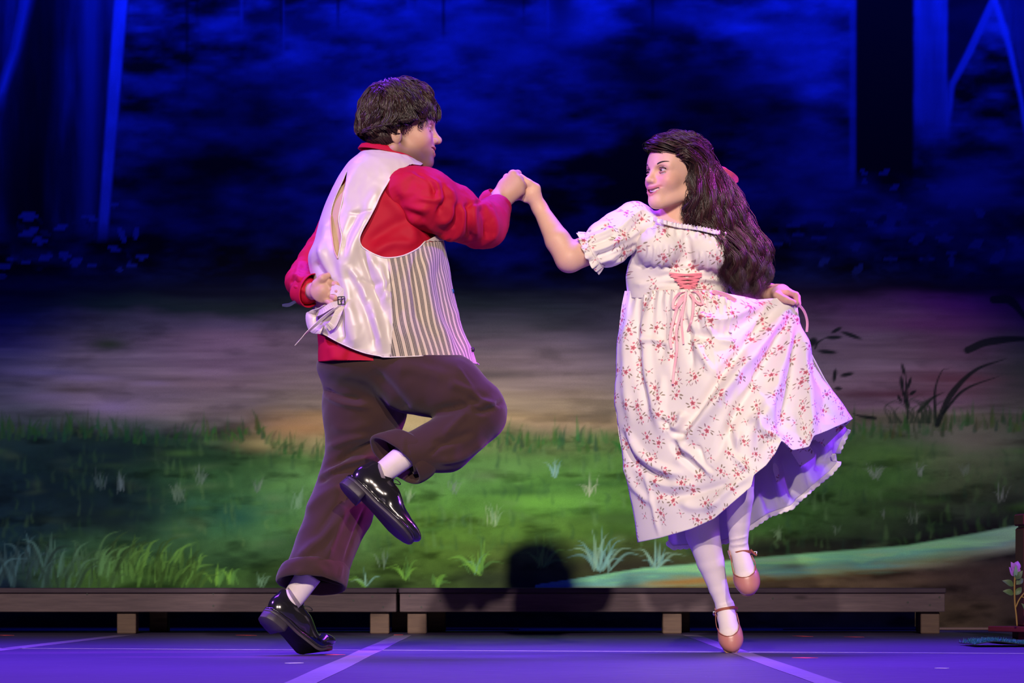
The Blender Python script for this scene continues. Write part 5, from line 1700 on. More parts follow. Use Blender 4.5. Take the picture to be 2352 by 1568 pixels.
# raised arm and hand
sw.chain([P(1478, 518, .28), P(1308, 592, .17), P(1281, 552, .18), P(1240, 478, .215)], [.052, .046, .040, .0235], .02)
sw.ell(P(1302, 606, .175), (.016, .02, .014), None, .02)
sw.cone(P(1240, 478, .215), P(1222, 445, .205), .023, .026, .014)
sw.ell(P(1220, 444, .205), (.030, .019, .028), None, .012)
sw.chain([P(1230, 432, .20), P(1213, 420, .190), P(1196, 405, .180)], [.0165, .0125, .0088], .008)
for a, b, c, r in [((1208, 428, .205), (1190, 416, .212), (1180, 426, .216), .0095), ((1205, 440, .207), (1186, 430, .214), (1176, 440, .216), .0098), ((1204, 450, .207), (1188, 442, .214), (1178, 450, .215), .0094), ((1207, 458, .206), (1193, 453, .211), (1184, 457, .212), .0082)]:
    sw.cone(P(1222, 446, .207), P(*a), .016, r * 1.15, .008); sw.cone(P(*a), P(*b), r * 1.1, r, .003); sw.cone(P(*b), P(*c), r, r * .85, .003)
# arm holding the skirt
sw.chain([P(1655, 545, .33), P(1706, 655, .40), P(1768, 672, .27)], [.050, .042, .027], .02)
sw.cone(P(1768, 672, .27), P(1795, 672, .225), .027, .028, .014)
sw.ell(P(1797, 673, .215), (.034, .028, .017), None, .012)
for a, b, c, r in [((1812, 671, .20), (1828, 677, .180), (1831, 694, .178), .0105), ((1813, 674, .215), (1831, 682, .20), (1834, 698, .196), .0105), ((1810, 676, .23), (1828, 686, .22), (1830, 702, .214), .010), ((1803, 678, .243), (1818, 688, .235), (1821, 702, .228), .0085)]:
    sw.cone(P(1797, 673, .215), P(*a), .017, r * 1.1, .008); sw.cone(P(*a), P(*b), r * 1.1, r, .003); sw.cone(P(*b), P(*c), r, r * .85, .003)
sw.chain([P(1785, 678, .185), P(1805, 688, .165), P(1822, 694, .165)], [.0145, .011, .009], .008)
V, F = sdf_mesh(sw, .0027)
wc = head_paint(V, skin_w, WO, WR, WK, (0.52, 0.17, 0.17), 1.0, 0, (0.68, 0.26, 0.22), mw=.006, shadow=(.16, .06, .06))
# dark of the open mouth
q = ((V - WO) @ WR.T) / WK
xlv, zuv, zlv, wv_ = mouth_curve(1.0, .006, .003)
ay = np.minimum(np.abs(q[:, 1]), wv_)
inner = (q[:, 0] < .087 - .003 + .029 * np.sqrt(np.maximum(1 - (ay / .0395) ** 2, .02)) - .0035) & (q[:, 0] > .06) & (np.abs(q[:, 1]) < wv_) & (q[:, 2] > np.array([zlv(y) for y in ay]) + .002) & (q[:, 2] < np.array([zuv(y) for y in ay]) - .001)
wc[inner] = (.12, .02, .02)
wbody = mesh('body', V, F, M_SKIN2, woman, col=wc)
eyes(WO, WR, WK, wbody, (0.045, 0.025, 0.015), True, (1, -.25, .10), .80, .54, 1.14)
m_tooth = plain('tooth_white', (.86, .82, .78), .2)
teeth_band(T2, 1.0, .006, .003, wbody, m_tooth)

# ---- dress cloth
def floral():
    m = N('floral_cotton')
    uv0 = m.n('ShaderNodeTexCoord').outputs['UV']
    nz = m.n('ShaderNodeTexNoise', i_Scale=70.0, i_Detail=2.0); m.l(uv0, nz.inputs['Vector'])
    off = m.n('ShaderNodeVectorMath', operation='MULTIPLY_ADD')
    m.l(nz.outputs['Color'], off.inputs[0]); off.inputs[1].default_value = (.006, .006, 0); m.l(uv0, off.inputs[2])
    uv = off.outputs[0]
    base = np.array([.84, .78, .75])
    col = m.mix(m.noise(6, uv0), base * .96, base)
    def cells(size, seed, prob):
        mp = m.n('ShaderNodeMapping'); mp.inputs['Location'].default_value = (seed * 1.37, seed * .71, 0); m.l(uv, mp.inputs[0])
        v = m.n('ShaderNodeTexVoronoi', voronoi_dimensions='2D', i_Scale=1.0 / size, i_Randomness=.8); m.l(mp.outputs[0], v.inputs['Vector'])
        d = m.n('ShaderNodeVectorMath', operation='SUBTRACT'); m.l(mp.outputs[0], d.inputs[0]); m.l(v.outputs['Position'], d.inputs[1])
        sc = m.n('ShaderNodeSeparateColor'); m.l(v.outputs['Color'], sc.inputs[0])
        rt = m.n('ShaderNodeVectorRotate', rotation_type='Z_AXIS'); m.l(d.outputs[0], rt.inputs['Vector']); m.l(m.math('MULTIPLY', sc.outputs[1], 6.28), rt.inputs['Angle'])
        return rt.outputs[0], m.math('LESS_THAN', sc.outputs[0], prob)
    def shape(cell, cx, cy, rx, ry, ang, pet, c_in, c_out, strength=.9, depth=.2):
        nonlocal col
        vec, pr = cell
        mp = m.n('ShaderNodeMapping'); mp.inputs['Location'].default_value = (-cx, -cy, 0); m.l(vec, mp.inputs[0])
        rt = m.n('ShaderNodeVectorRotate', rotation_type='Z_AXIS'); m.l(mp.outputs[0], rt.inputs['Vector']); rt.inputs['Angle'].default_value = -ang
        sp = m.n('ShaderNodeSeparateXYZ'); m.l(rt.outputs[0], sp.inputs[0])
        x = m.math('DIVIDE', sp.outputs[0], rx); y = m.math('DIVIDE', sp.outputs[1], ry)
        r = m.math('SQRT', m.math('ADD', m.math('MULTIPLY', x, x), m.math('MULTIPLY', y, y)))
        if pet:
            a = m.math('ARCTAN2', y, x)
            r = m.math('DIVIDE', r, m.math('ADD', m.math('MULTIPLY', m.math('COSINE', m.math('MULTIPLY', a, pet)), depth), 1 - depth))
        f = m.math('MULTIPLY', m.math('MULTIPLY', m.ramp(r, [(.70, 1.0), (1.0, 0.0)]), pr), strength)
        col = m.mix(f, col, m.mix(m.ramp(r, [(.2, 0.0), (.85, 1.0)]), c_in, c_out))
    olive, mauve = (lin(104, 84, 52), lin(136, 112, 84)), (lin(136, 92, 104), lin(170, 132, 140))
    red, rose = (lin(160, 34, 56), lin(216, 98, 124)), (lin(196, 70, 96), lin(228, 140, 158))
    A = cells(.062, 1, .80)
    for q in [(.017, .006, .0075, .0030, .5, 0, *olive), (.012, .014, .0070, .0028, 1.1, 0, *olive), (-.016, .008, .0072, .0028, 2.5, 0, *mauve), (-.012, -.013, .0066, .0026, .8, 0, *olive), (.004, -.017, .0070, .0024, 1.9, 0, *mauve), (-.021, -.004, .0060, .0020, .2, 0, *mauve)]:
        shape(A, *q, .8)
    shape(A, 0, 0, .0105, .0095, 0, 5, *red); shape(A, .011, -.009, .0062, .0058, .4, 5, *rose); shape(A, -.009, .012, .0046, .0044, .9, 4, *rose)
    B_ = cells(.050, 5, .62)
    shape(B_, 0, 0, .0052, .0050, 0, 5, *rose, .85)
    for q in [(.009, .004, .0062, .0020, .6, 0, *mauve), (-.006, .008, .0060, .0020, 2.2, 0, *mauve), (.003, -.010, .0062, .0018, 1.4, 0, *olive), (-.010, -.004, .0050, .0016, .2, 0, *olive)]:
        shape(B_, *q, .65)
    m.color(col)
    m.bump(m.noise(1300, m.coord(), 2), .15, .0004)
    m.set(rough=.62, sheen=.15, spec=.35)
    return m.m
M_FLOR = floral()
M_WHITE = cloth_mat('white_cotton', (.78, .74, .76), .75, 900, .15, .04, .2)
def translucent(mt, f, c):
    t = mt.node_tree
    b_ = t.nodes['Principled BSDF']; out = t.nodes['Material Output']
    tr = t.nodes.new('ShaderNodeBsdfTranslucent'); tr.inputs[0].default_value = (*c, 1)
    mx = t.nodes.new('ShaderNodeMixShader'); mx.inputs[0].default_value = f
    t.links.new(b_.outputs[0], mx.inputs[1]); t.links.new(tr.outputs[0], mx.inputs[2]); t.links.new(mx.outputs[0], out.inputs[0])
translucent(M_WHITE, .5, (.85, .82, .88))
M_LACE = cloth_mat('white_lace', (.82, .76, .78), .8, 320, .1, .12, .8)
M_PINK = plain('pink_satin_ribbon', (.80, .22, .30), .35, 60, .12)
M_PALEPINK = plain('pale_pink_ribbon', (.86, .42, .52), .32, 60, .12)

fy = np.array([0, 1.0, 0])
sd_ = Sdf()
sd_.cone(P(1557, 700, .30), P(1556, 640, .30), .156, .162, .02, (fy, .70))
sd_.cone(P(1556, 640, .30), P(1560, 560, .30), .163, .140, .02, (fy, .72))
sd_.cone(P(1560, 560, .30), P(1566, 520, .30), .140, .120, .02, (fy, .70))
sd_.ell(P(1515, 570, .20), (.074, .082, .072), None, .03)
sd_.ell(P(1627, 577, .205), (.076, .082, .074), None, .03)
sd_.ell(P(1570, 545, .22), (.10, .06, .05), None, .03)
V, F = sdf_mesh(sd_, .004)
gath = []
for i, x in enumerate(np.linspace(1470, 1550, 9)): gath.append(([(x, 612), (x + (1515 - x) * .25, 585), (x + (1515 - x) * .3, 560)], 3.2, .0035 * (1 if i % 2 else -1), 's'))
for i, x in enumerate(np.linspace(1592, 1668, 8)): gath.append(([(x, 622), (x + (1630 - x) * .25, 596), (x + (1630 - x) * .3, 575)], 3.2, .0035 * (1 if i % 2 else -1), 's'))
for i, x in enumerate(np.linspace(1478, 1680, 22)): gath.append(([(x, 500 + .16 * (x - 1487)), (x + 1, 540 + .1 * (x - 1487))], 3.0, .0035 * (1 if i % 2 else -1), 's'))
gath += [([(1445, 606), (1500, 614), (1560, 616), (1600, 620), (1675, 628)], 4.5, -.007), ([(1452, 650), (1500, 656), (1560, 640)], 8, .006), ([(1600, 650), (1640, 655), (1680, 650)], 8, -.006), ([(1576, 530), (1580, 580), (1582, 615)], 9, -.012), ([(1500, 640), (1540, 632), (1570, 640)], 6, -.005), ([(1470, 660), (1530, 650), (1570, 652)], 5, -.005), ([(1600, 640), (1650, 645), (1690, 662)], 6, .006)]
V = wrinkle(V, F, 18, .004, 31)
V = folds(V, F, gath)
Q = proj(V)
NECK = [(1380, 472), (1470, 488), (1487, 497), (1500, 505), (1530, 515), (1560, 522), (1600, 527), (1640, 536), (1690, 548), (1760, 562)]
s = np.minimum(Q[:, 1] - np.interp(Q[:, 0], [p[0] for p in NECK], [p[1] for p in NECK]), 684 - Q[:, 1])
a, b, _ = clip(V, F, s)
dress = mesh('dress', a, b, M_FLOR, woman, uv=np.stack([a[:, 0] + .3 * a[:, 1], a[:, 2]], 1))
thick(dress, .002)
Vb, Qb = V, Q

# puffed sleeves
ss = Sdf()
ss.chain([P(1468, 512, .285), P(1428, 534, .25), P(1392, 560, .215), P(1370, 572, .195)], [.058, .072, .074, .058], .02)
ss.ell(P(1455, 492, .27), (.045, .05, .04), None, .03)
ss.ell(P(1486, 512, .275), (.034, .055, .030), None, .03)
V, F = sdf_mesh(ss, .0035)
fl = []
for i, (x, y) in enumerate([(1352, 532), (1358, 545), (1362, 560), (1368, 575), (1374, 588), (1380, 600), (1386, 610)]):
    fl.append(([(x, y), (x + 26, y - 9), (x + 56, y - 24)], 4.0, .008 * (1 if i % 2 else -1), 's'))
fl += [([(1480, 478), (1450, 500), (1420, 530)], 6, .008), ([(1488, 490), (1465, 512), (1440, 545)], 5, -.008), ([(1480, 520), (1440, 545), (1400, 560)], 7, .008), ([(1470, 560), (1430, 580), (1400, 590)], 6, -.007), ([(1465, 590), (1430, 598), (1395, 600)], 6, .007)]
V = wrinkle(V, F, 20, .004, 33)
V = folds(V, F, fl)
puff = thick(mesh('puff_sleeve', V, F, M_FLOR, dress, uv=np.stack([V[:, 0] * .9 + V[:, 1] * .5 + 3, V[:, 2] + .4 * V[:, 1]], 1)), .0015)

def ruffle(cen, U, Wv, axis, width, waves, amp, name, m, parent, nu=220, nv=8, seed=0, uvs=True):
    R = np.random.default_rng(seed)
    th = np.linspace(0, 2 * np.pi, nu, endpoint=False)
    wob = np.sin(th * waves) + .5 * np.sin(th * (waves * .61) + 1.3) + .35 * np.sin(th * waves * 1.7 + .5)
    V = []; uv = []
    for j in range(nv):
        t = j / (nv - 1)
        rad = cen + np.cos(th)[:, None] * U + np.sin(th)[:, None] * Wv
        out = unit(rad - cen)
        V.append(rad + axis * width * t + out * ((amp * wob + .25 * width) * t ** .8)[:, None] + axis * (.25 * amp * np.sin(th * waves + 1.5) * t)[:, None])
        uv.append(np.stack([th * .09, np.full(nu, t * width)], 1))
    V = np.concatenate(V)
    o = mesh(name, V, grid_faces(nu, nv, True), m, parent, uv=np.concatenate(uv))
    return thick(o, .0012, 0)
ax_ = unit(P(1308, 592, .17) - P(1400, 556, .22))
ruffle(P(1366, 574, .195), pv(20, 40, .2), np.array([.012, .055, .01]), ax_, .026, 13, .0065, 'sleeve_ruffle', M_FLOR, puff, seed=1)
ring_loft([(P(1370, 572, .2), pv(20, 40, .2), np.array([.012, .055, .01])), (P(1364, 575, .196), pv(19, 39, .2), np.array([.012, .053, .01]))], 64, M_FLOR, 'sleeve_band', puff, .002)
ss = Sdf(); ss.chain([P(1660, 545, .33), P(1692, 590, .36), P(1702, 625, .37)], [.058, .074, .06], .02)
V, F = sdf_mesh(ss, .005); V = wrinkle(V, F, 30, .012, 35)
thick(mesh('puff_sleeve', V, F, M_FLOR, dress, uv=np.stack([V[:, 0], V[:, 2]], 1)), .0015)
ruffle(P(1706, 638, .375), pv(34, 8, .37), np.array([0, .05, 0]), unit(np.array([.15, .1, -1])), .03, 11, .008, 'sleeve_ruffle', M_FLOR, dress, seed=2)

# lace at the neckline
def edge_ruffle(line, width, waves, amp, name, m, parent, y_of, up=-1.0, n=260, nv=6, off=.004, scallop=0.0):
    pts = catmull(np.array(line, float), n)
    L = np.concatenate([[0], np.cumsum(np.linalg.norm(np.diff(pts, axis=0), axis=1))]); L /= L[-1]
    ys = y_of(pts)
    base = np.array([P(p[0], p[1], y) for p, y in zip(pts, ys)])
    base[:, 1] -= off
    tn = unit(np.gradient(base, axis=0))
    V = []; uv = []
    ph = 2 * np.pi * waves * L
    wob = np.sin(ph) + .4 * np.sin(ph * .57 + 1)
    for j in range(nv):
        t = j / (nv - 1)
        V.append(base + np.array([0, -1, 0]) * ((amp * wob + amp * .6) * t)[:, None] + np.array([0, 0, up]) * (width * t * (1 + scallop * np.sin(ph * 1.0)))[:, None] + tn * (amp * .8 * np.cos(ph) * t)[:, None])
        uv.append(np.stack([L, np.full(n, t)], 1))
    o = mesh(name, np.concatenate(V), grid_faces(n, nv), m, parent, uv=np.concatenate(uv))
    return thick(o, .001, 0)
def y_from(V, Q, smooth=8):
    idx = np.where(V[:, 1] < .33)[0]
    def f(pts):
        out = []
        for p in pts:
            d = ((Q[idx] - p) ** 2).sum(1)
            c = idx[np.argpartition(d, 12)[:12]]
            out.append(V[c, 1].min())
        out = np.array(out)
        for _ in range(smooth): out[1:-1] = (out[:-2] + 2 * out[1:-1] + out[2:]) / 4
        return out
    return f
y_bod = y_from(Vb, Qb)
edge_ruffle([(1482, 497), (1500, 507), (1530, 517), (1560, 524), (1600, 529), (1640, 538), (1692, 551)], .015, 30, .0035, 'neck_lace', M_LACE, dress, lambda p: y_bod(p + [0, 5]), 1.0, scallop=.08)

# ---- skirt: a tube of cloth caught up by her hand
def poly_at(line, n, smooth=True):
    line = np.array(line, float)
    L = np.concatenate([[0], np.cumsum(np.linalg.norm(np.diff(line, axis=0), axis=1))]); L /= L[-1]
    t = np.linspace(0, 1, n)
    p = np.stack([np.interp(t, L, line[:, 0]), np.interp(t, L, line[:, 1])], 1)
    if smooth:
        for _ in range(3): p[1:-1] = (p[:-2] + 2 * p[1:-1] + p[2:]) / 4
    return p
def coons(top, bot, left, right, nu, nv):
    t_, b_, l_, r_ = poly_at(top, nu), poly_at(bot, nu), poly_at(left, nv), poly_at(right, nv)
    s = np.linspace(0, 1, nu)[None, :, None]; v = np.linspace(0, 1, nv)[:, None, None]
    return ((1 - v) * t_[None] + v * b_[None] + (1 - s) * l_[:, None] + s * r_[:, None]
            - ((1 - s) * (1 - v) * t_[0] + s * (1 - v) * t_[-1] + (1 - s) * v * b_[0] + s * v * b_[-1]))
TOPL = [(1435, 668), (1480, 667), (1530, 665), (1580, 663), (1640, 668), (1680, 676), (1740, 687), (1790, 684), (1829, 689)]
LEFTL = [(1435, 668), (1428, 700), (1421, 760), (1415, 850), (1413, 930), (1422, 1005), (1437, 1080), (1453, 1170), (1467, 1245)]
RIGHTL = [(1829, 689), (1837, 740), (1850, 780), (1866, 815), (1895, 870), (1930, 922), (1958, 962)]
HEMF = [(1467, 1245), (1516, 1235), (1588, 1214), (1640, 1191), (1707, 1133), (1726, 1117), (1731, 1091), (1759, 1069), (1781, 1041), (1795, 1011), (1820, 1034), (1858, 1026), (1866, 1003), (1910, 984), (1958, 962)]
HEMB = [(1467, 1245), (1540, 1225), (1620, 1205), (1700, 1160), (1790, 1105), (1870, 1050), (1958, 962)]
NU, NV = 260, 210
def skirt_y(nu, nv, sign, B0, B1):
    s = np.linspace(0, 1, nu)[None]; v = np.linspace(0, 1, nv)[:, None]
    ed = .30 * (1 - s) + .20 * s + 0 * v
    w = np.sin(np.pi * s) ** .7
    return ed + sign * (B0 + (B1 - B0) * v ** .8) * w * (1 - .55 * (1 - v) * np.clip((s - .5) / .5, 0, 1))
G2 = coons(TOPL, HEMF, LEFTL, RIGHTL, NU, NV)
Yf = skirt_y(NU, NV, -1, .140, .24)
s_ = np.linspace(0, 1, NU)[None]; v_ = np.linspace(0, 1, NV)[:, None]
# gathers from the waist and flutes at the hem
Yf += .0050 * np.sin(s_ * 150) * np.exp(-v_ * 9) * (s_ < .62) + .012 * np.sin(s_ * 21 + 1 + 2 * v_) * v_ ** 1.5 * np.sin(np.pi * s_) 
V = np.stack([P(a[0], a[1], y) for a, y in zip(G2.reshape(-1, 2), Yf.ravel())])
F = grid_faces(NU, NV)
if normals(V, F)[:, 1].mean() > 0: F = F[:, ::-1]
du = np.concatenate([np.zeros((NV, 1)), np.cumsum(np.linalg.norm(np.diff(V.reshape(NV, NU, 3), axis=1), axis=2), 1)], 1)
dv = np.concatenate([np.zeros((1, NU)), np.cumsum(np.linalg.norm(np.diff(V.reshape(NV, NU, 3), axis=0), axis=2), 0)], 0)
UVs = np.stack([du.ravel(), dv.ravel()], 1)
sk = [  # folds thrown out from the hand and hanging from the waist
    ([(1815, 700), (1740, 800), (1660, 900), (1590, 1000), (1560, 1070)], 16, .030), ([(1790, 700), (1700, 810), (1610, 930), (1560, 1000)], 13, -.026), ([(1822, 715), (1760, 830), (1690, 950), (1640, 1060)], 13, -.024),
    ([(1826, 720), (1790, 850), (1750, 980), (1735, 1060)], 15, .026), ([(1830, 730), (1825, 850), (1800, 960), (1790, 1005)], 14, -.022), ([(1835, 740), (1850, 850), (1860, 960), (1860, 1020)], 15, .022), ([(1850, 800), (1890, 890), (1900, 975)], 12, -.014),
    ([(1770, 700), (1680, 760), (1600, 770), (1560, 740)], 11, -.016), ([(1740, 700), (1660, 735), (1600, 720)], 9, .014), ([(1600, 700), (1640, 770), (1700, 790)], 9, .012), ([(1590, 720), (1600, 790), (1640, 860)], 9, .012), ([(1570, 720), (1585, 800), (1590, 850)], 8, -.012),
    ([(1470, 690), (1462, 760), (1470, 860), (1490, 960)], 10, -.016), ([(1490, 690), (1482, 770), (1492, 880), (1520, 1000)], 11, .014), ([(1530, 690), (1522, 800), (1530, 900)], 10, -.012), ([(1450, 700), (1438, 800), (1440, 900), (1450, 980)], 10, .010),
    ([(1465, 785), (1500, 780), (1535, 790)], 7, .010), ([(1520, 800), (1525, 860), (1518, 930), (1530, 990)], 10, .012), ([(1425, 985), (1450, 1050), (1500, 1090), (1550, 1115)], 9, -.018), ([(1440, 990), (1480, 1050), (1530, 1080), (1570, 1090)], 9, .016), ([(1432, 1060), (1460, 1120), (1500, 1160)], 8, .010),
    ([(1530, 990), (1560, 975), (1572, 945)], 9, .020), ([(1520, 960), (1550, 995), (1580, 1000)], 7, -.016), ([(1540, 1010), (1570, 1050), (1620, 1090)], 8, -.018), ([(1550, 1000), (1590, 1040), (1640, 1090)], 8, .016), ([(1600, 1020), (1615, 1060), (1640, 1085)], 6, -.014),
    ([(1700, 990), (1690, 1040), (1720, 1085)], 9, .016), ([(1715, 970), (1740, 960), (1760, 990), (1790, 1000)], 9, .018), ([(1680, 960), (1680, 1010), (1700, 1060)], 8, -.014), ([(1500, 1130), (1560, 1140), (1640, 1120), (1690, 1100)], 10, -.012), ([(1490, 1100), (1550, 1115), (1600, 1110)], 8, .010),
    ([(1480, 1080), (1500, 1160), (1515, 1230)], 5, .006), ([(1560, 1150), (1600, 1165), (1660, 1150)], 10, .008), ([(1620, 1180), (1680, 1120), (1726, 1090)], 9, .010), ([(1560, 700), (1548, 780), (1552, 880)], 7, -.008)]
V = folds(V, F, sk)
V = wrinkle(V, F, 11, .006, 37)
skirt = mesh('skirt', V, F, M_FLOR, dress, uv=UVs)
thick(skirt, .0018)
Vsk, Qsk = V, proj(V)
# far side of the skirt
Gb = coons(TOPL, HEMB, LEFTL, RIGHTL, 160, 120)
Yb = skirt_y(160, 120, 1, .11, .20) + .012 * np.sin(np.linspace(0, 1, 160)[None] * 40) * np.linspace(0, 1, 120)[:, None]
Vb2 = np.stack([P(a[0], a[1], y) for a, y in zip(Gb.reshape(-1, 2), Yb.ravel())])
thick(mesh('skirt_back', Vb2, grid_faces(160, 120), M_FLOR, dress, uv=np.stack([Vb2[:, 0], Vb2[:, 2]], 1)), .0018)
# petticoat with lace hem
PT = [(1500, 880), (1600, 870), (1700, 870), (1800, 880), (1880, 900)]
PL = [(1500, 880), (1515, 1000), (1530, 1130), (1536, 1240)]
PR = [(1880, 900), (1915, 945), (1944, 985)]
PB = [(1536, 1240), (1545, 1252), (1600, 1248), (1668, 1238), (1722, 1207), (1765, 1178), (1817, 1160), (1833, 1143), (1880, 1102), (1905, 1082), (1922, 1062), (1919, 1041), (1932, 1010), (1944, 985)]
def petticoat(nu=260, nv=90):
    G = coons(PT, PB, PL, PR, nu, nv)
    s = np.linspace(0, 1, nu)[None]; v = np.linspace(0, 1, nv)[:, None]
    Y = .36 + .10 * np.sin(np.pi * s) ** .8 * (.6 + .4 * v) - .10 * s * v + v * (.014 * np.sin(s * 46) + .010 * np.sin(s * 27 + 1)) 
    V = np.stack([P(a[0], a[1], y) for a, y in zip(G.reshape(-1, 2), Y.ravel())])
    F = grid_faces(nu, nv)
    if normals(V, F)[:, 1].mean() > 0: F = F[:, ::-1]
    V = folds(V, F, [([(1860, 1010), (1885, 1040), (1880, 1080)], 8, .016), ([(1900, 1000), (1905, 1030), (1885, 1060)], 6, -.014), ([(1800, 1040), (1815, 1100), (1828, 1150)], 9, .018), ([(1780, 1060), (1790, 1110), (1800, 1160)], 8, -.014), ([(1845, 1060), (1860, 1100), (1862, 1120)], 7, -.012), ([(1740, 1120), (1760, 1150), (1770, 1180)], 8, .01)])
    o = mesh('petticoat', V, F, M_WHITE, woman)
    thick(o, .0015)
    last = V.reshape(nv, nu, 3)[-1]
    n = nu
    ph = np.arange(n) * .62
    rows = []
    tn = unit(np.gradient(last, axis=0))
    dn = unit(np.cross(tn, [0, 1, 0])); dn = np.where(dn[:, 2:3] > 0, -dn, dn)
    for j in range(5):
        t = j / 4
        rows.append(last + dn * (t * (.013 + .0035 * np.abs(np.sin(ph * .8))))[:, None] + np.array([0, -1, 0]) * (.003 * np.sin(ph) * t + .001)[:, None])
    l = mesh('lace_trim', np.concatenate(rows), grid_faces(n, 5), M_LACE, o)
    thick(l, .001, 0)
petticoat()

# ---- ribbons
ysk = y_from(Vsk, Qsk, 3)
def on_front(pts, off=.006, which='both'):
    pts = np.array(pts, float)
    y1 = ysk(pts); y2 = y_bod(pts)
    y = np.where(pts[:, 1] > 668, np.minimum(y1, y2 + (pts[:, 1] > 690) * 9), y2)
    return np.array([P(p[0], p[1], yy - off) for p, yy in zip(pts, y)])
for i, (xa, ya_, xb, yb) in enumerate([(1537, 628, 1612, 634), (1612, 628, 1540, 634), (1546, 636, 1606, 643), (1608, 636, 1549, 643), (1554, 645, 1603, 651), (1602, 645, 1556, 651), (1560, 653, 1598, 659), (1598, 653, 1561, 660)]):
    pts = on_front(poly_at([(xa, ya_), ((xa + xb) / 2, (ya_ + yb) / 2), (xb, yb)], 10), .006 + .0015 * (i % 2))
    solid('bodice_lacing', ribbon(pts, .0058, (0, -.1, 1)), M_PINK, dress, True)
for pts, w, m_ in [([(1580, 668), (1560, 672), (1546, 690), (1545, 712), (1556, 706), (1572, 684), (1580, 668)], .008, M_PALEPINK), ([(1580, 668), (1600, 668), (1612, 684), (1616, 700), (1604, 698), (1590, 682), (1580, 668)], .008, M_PALEPINK),
                   ([(1578, 668), (1560, 690), (1548, 730), (1538, 775), (1542, 800)], .008, M_PALEPINK), ([(1581, 668), (1570, 700), (1552, 760), (1556, 800), (1548, 850), (1545, 882)], .007, M_PALEPINK), ([(1583, 668), (1594, 690), (1590, 730), (1580, 760)], .007, M_PALEPINK), ([(1576, 670), (1565, 740), (1570, 790)], .006, M_PALEPINK),
                   ([(1590, 666), (1630, 668), (1665, 676), (1690, 690)], .013, M_PALEPINK)]:
    q2 = poly_at(pts, 26)
    w3 = on_front(q2, .007); 
    for _ in range(3): w3[1:-1, 1] = (w3[:-2, 1] + 2 * w3[1:-1, 1] + w3[2:, 1]) / 4
    solid('waist_ribbon', ribbon(w3, w, (1, -.2, .3)), m_, dress, True)
solid('waist_ribbon', ribbon(catmull([P(1590, 664, .16), P(1586, 660, .155), P(1576, 662, .155), P(1574, 669, .158), P(1584, 672, .155)], 14), .012, (0, -.2, 1)), M_PINK, dress, True)
solid('wrist_ribbon', ribbon(catmull([P(1690, 676, .30), P(1730, 668, .25), P(1765, 656, .23), P(1800, 656, .21), P(1830, 680, .19)], 20), .006, (0, -.3, 1)), M_PALEPINK, dress, True)
solid('wrist_ribbon', ribbon(catmull([P(1832, 696, .18), P(1847, 715, .2), P(1854, 738, .21), P(1853, 762, .21)], 16), .008, (1, -.3, .2)), M_PALEPINK, dress, True)

# ---- legs in white tights
M_TIGHT = cloth_mat('white_tights', (.80, .70, .72), .6, 1400, .2, .03, .1)
sl = Sdf()
sl.chain([P(1590, 900, .33), P(1600, 1090, .27), P(1614, 1225, .30), P(1632, 1290, .33), P(1650, 1350, .35), P(1666, 1396, .36)], [.085, .066, .055, .044, .031, .026], .01)
LEG1 = [P(1666, 1394, .36), P(1670, 1420, .345), P(1677, 1455, .315), P(1680, 1478, .30)]
LR1 = [.027, .030, .034, .024]
sl.chain(LEG1, LR1, .012)
sl.cone(P(1666, 1394, .365), P(1668, 1412, .395), .026, .024, .015)
V1 = sdf_mesh(sl, .0042)
sl2 = Sdf()
sl2.chain([P(1640, 900, .28), P(1690, 1060, .14), P(1699, 1140, .17), P(1696, 1200, .21), P(1697, 1262, .24)], [.085, .064, .044, .036, .0275], .01)
LEG2 = [P(1697, 1262, .24), P(1706, 1292, .22), P(1714, 1325, .19), P(1718, 1345, .178)]
LR2 = [.028, .031, .036, .026]
sl2.chain(LEG2, LR2, .012)
sl2.cone(P(1697, 1262, .245), P(1702, 1285, .275), .027, .025, .015)
V2_ = sdf_mesh(sl2, .0042)
for i, (V, F) in enumerate((V1, V2_)):
    V = folds(V, F, [([(1672, 1240), (1695, 1236), (1718, 1230)], 2.5, .003), ([(1672, 1252), (1700, 1250), (1718, 1245)], 2.5, .003), ([(1674, 1262), (1700, 1258), (1718, 1256)], 2, -.002), ([(1645, 1392), (1670, 1386), (1690, 1378)], 2, .002)])
    mesh('tights', V, F, M_TIGHT, woman)
M_SHOE = plain('tan_leather', lin(186, 122, 114), .36, 30, .08, .03, coat=.25, coat_rough=.25)
M_STRAP = plain('brown_strap', lin(150, 84, 62), .4, 40, .1)
M_RIM = plain('shoe_sole_edge', lin(214, 160, 132), .5)
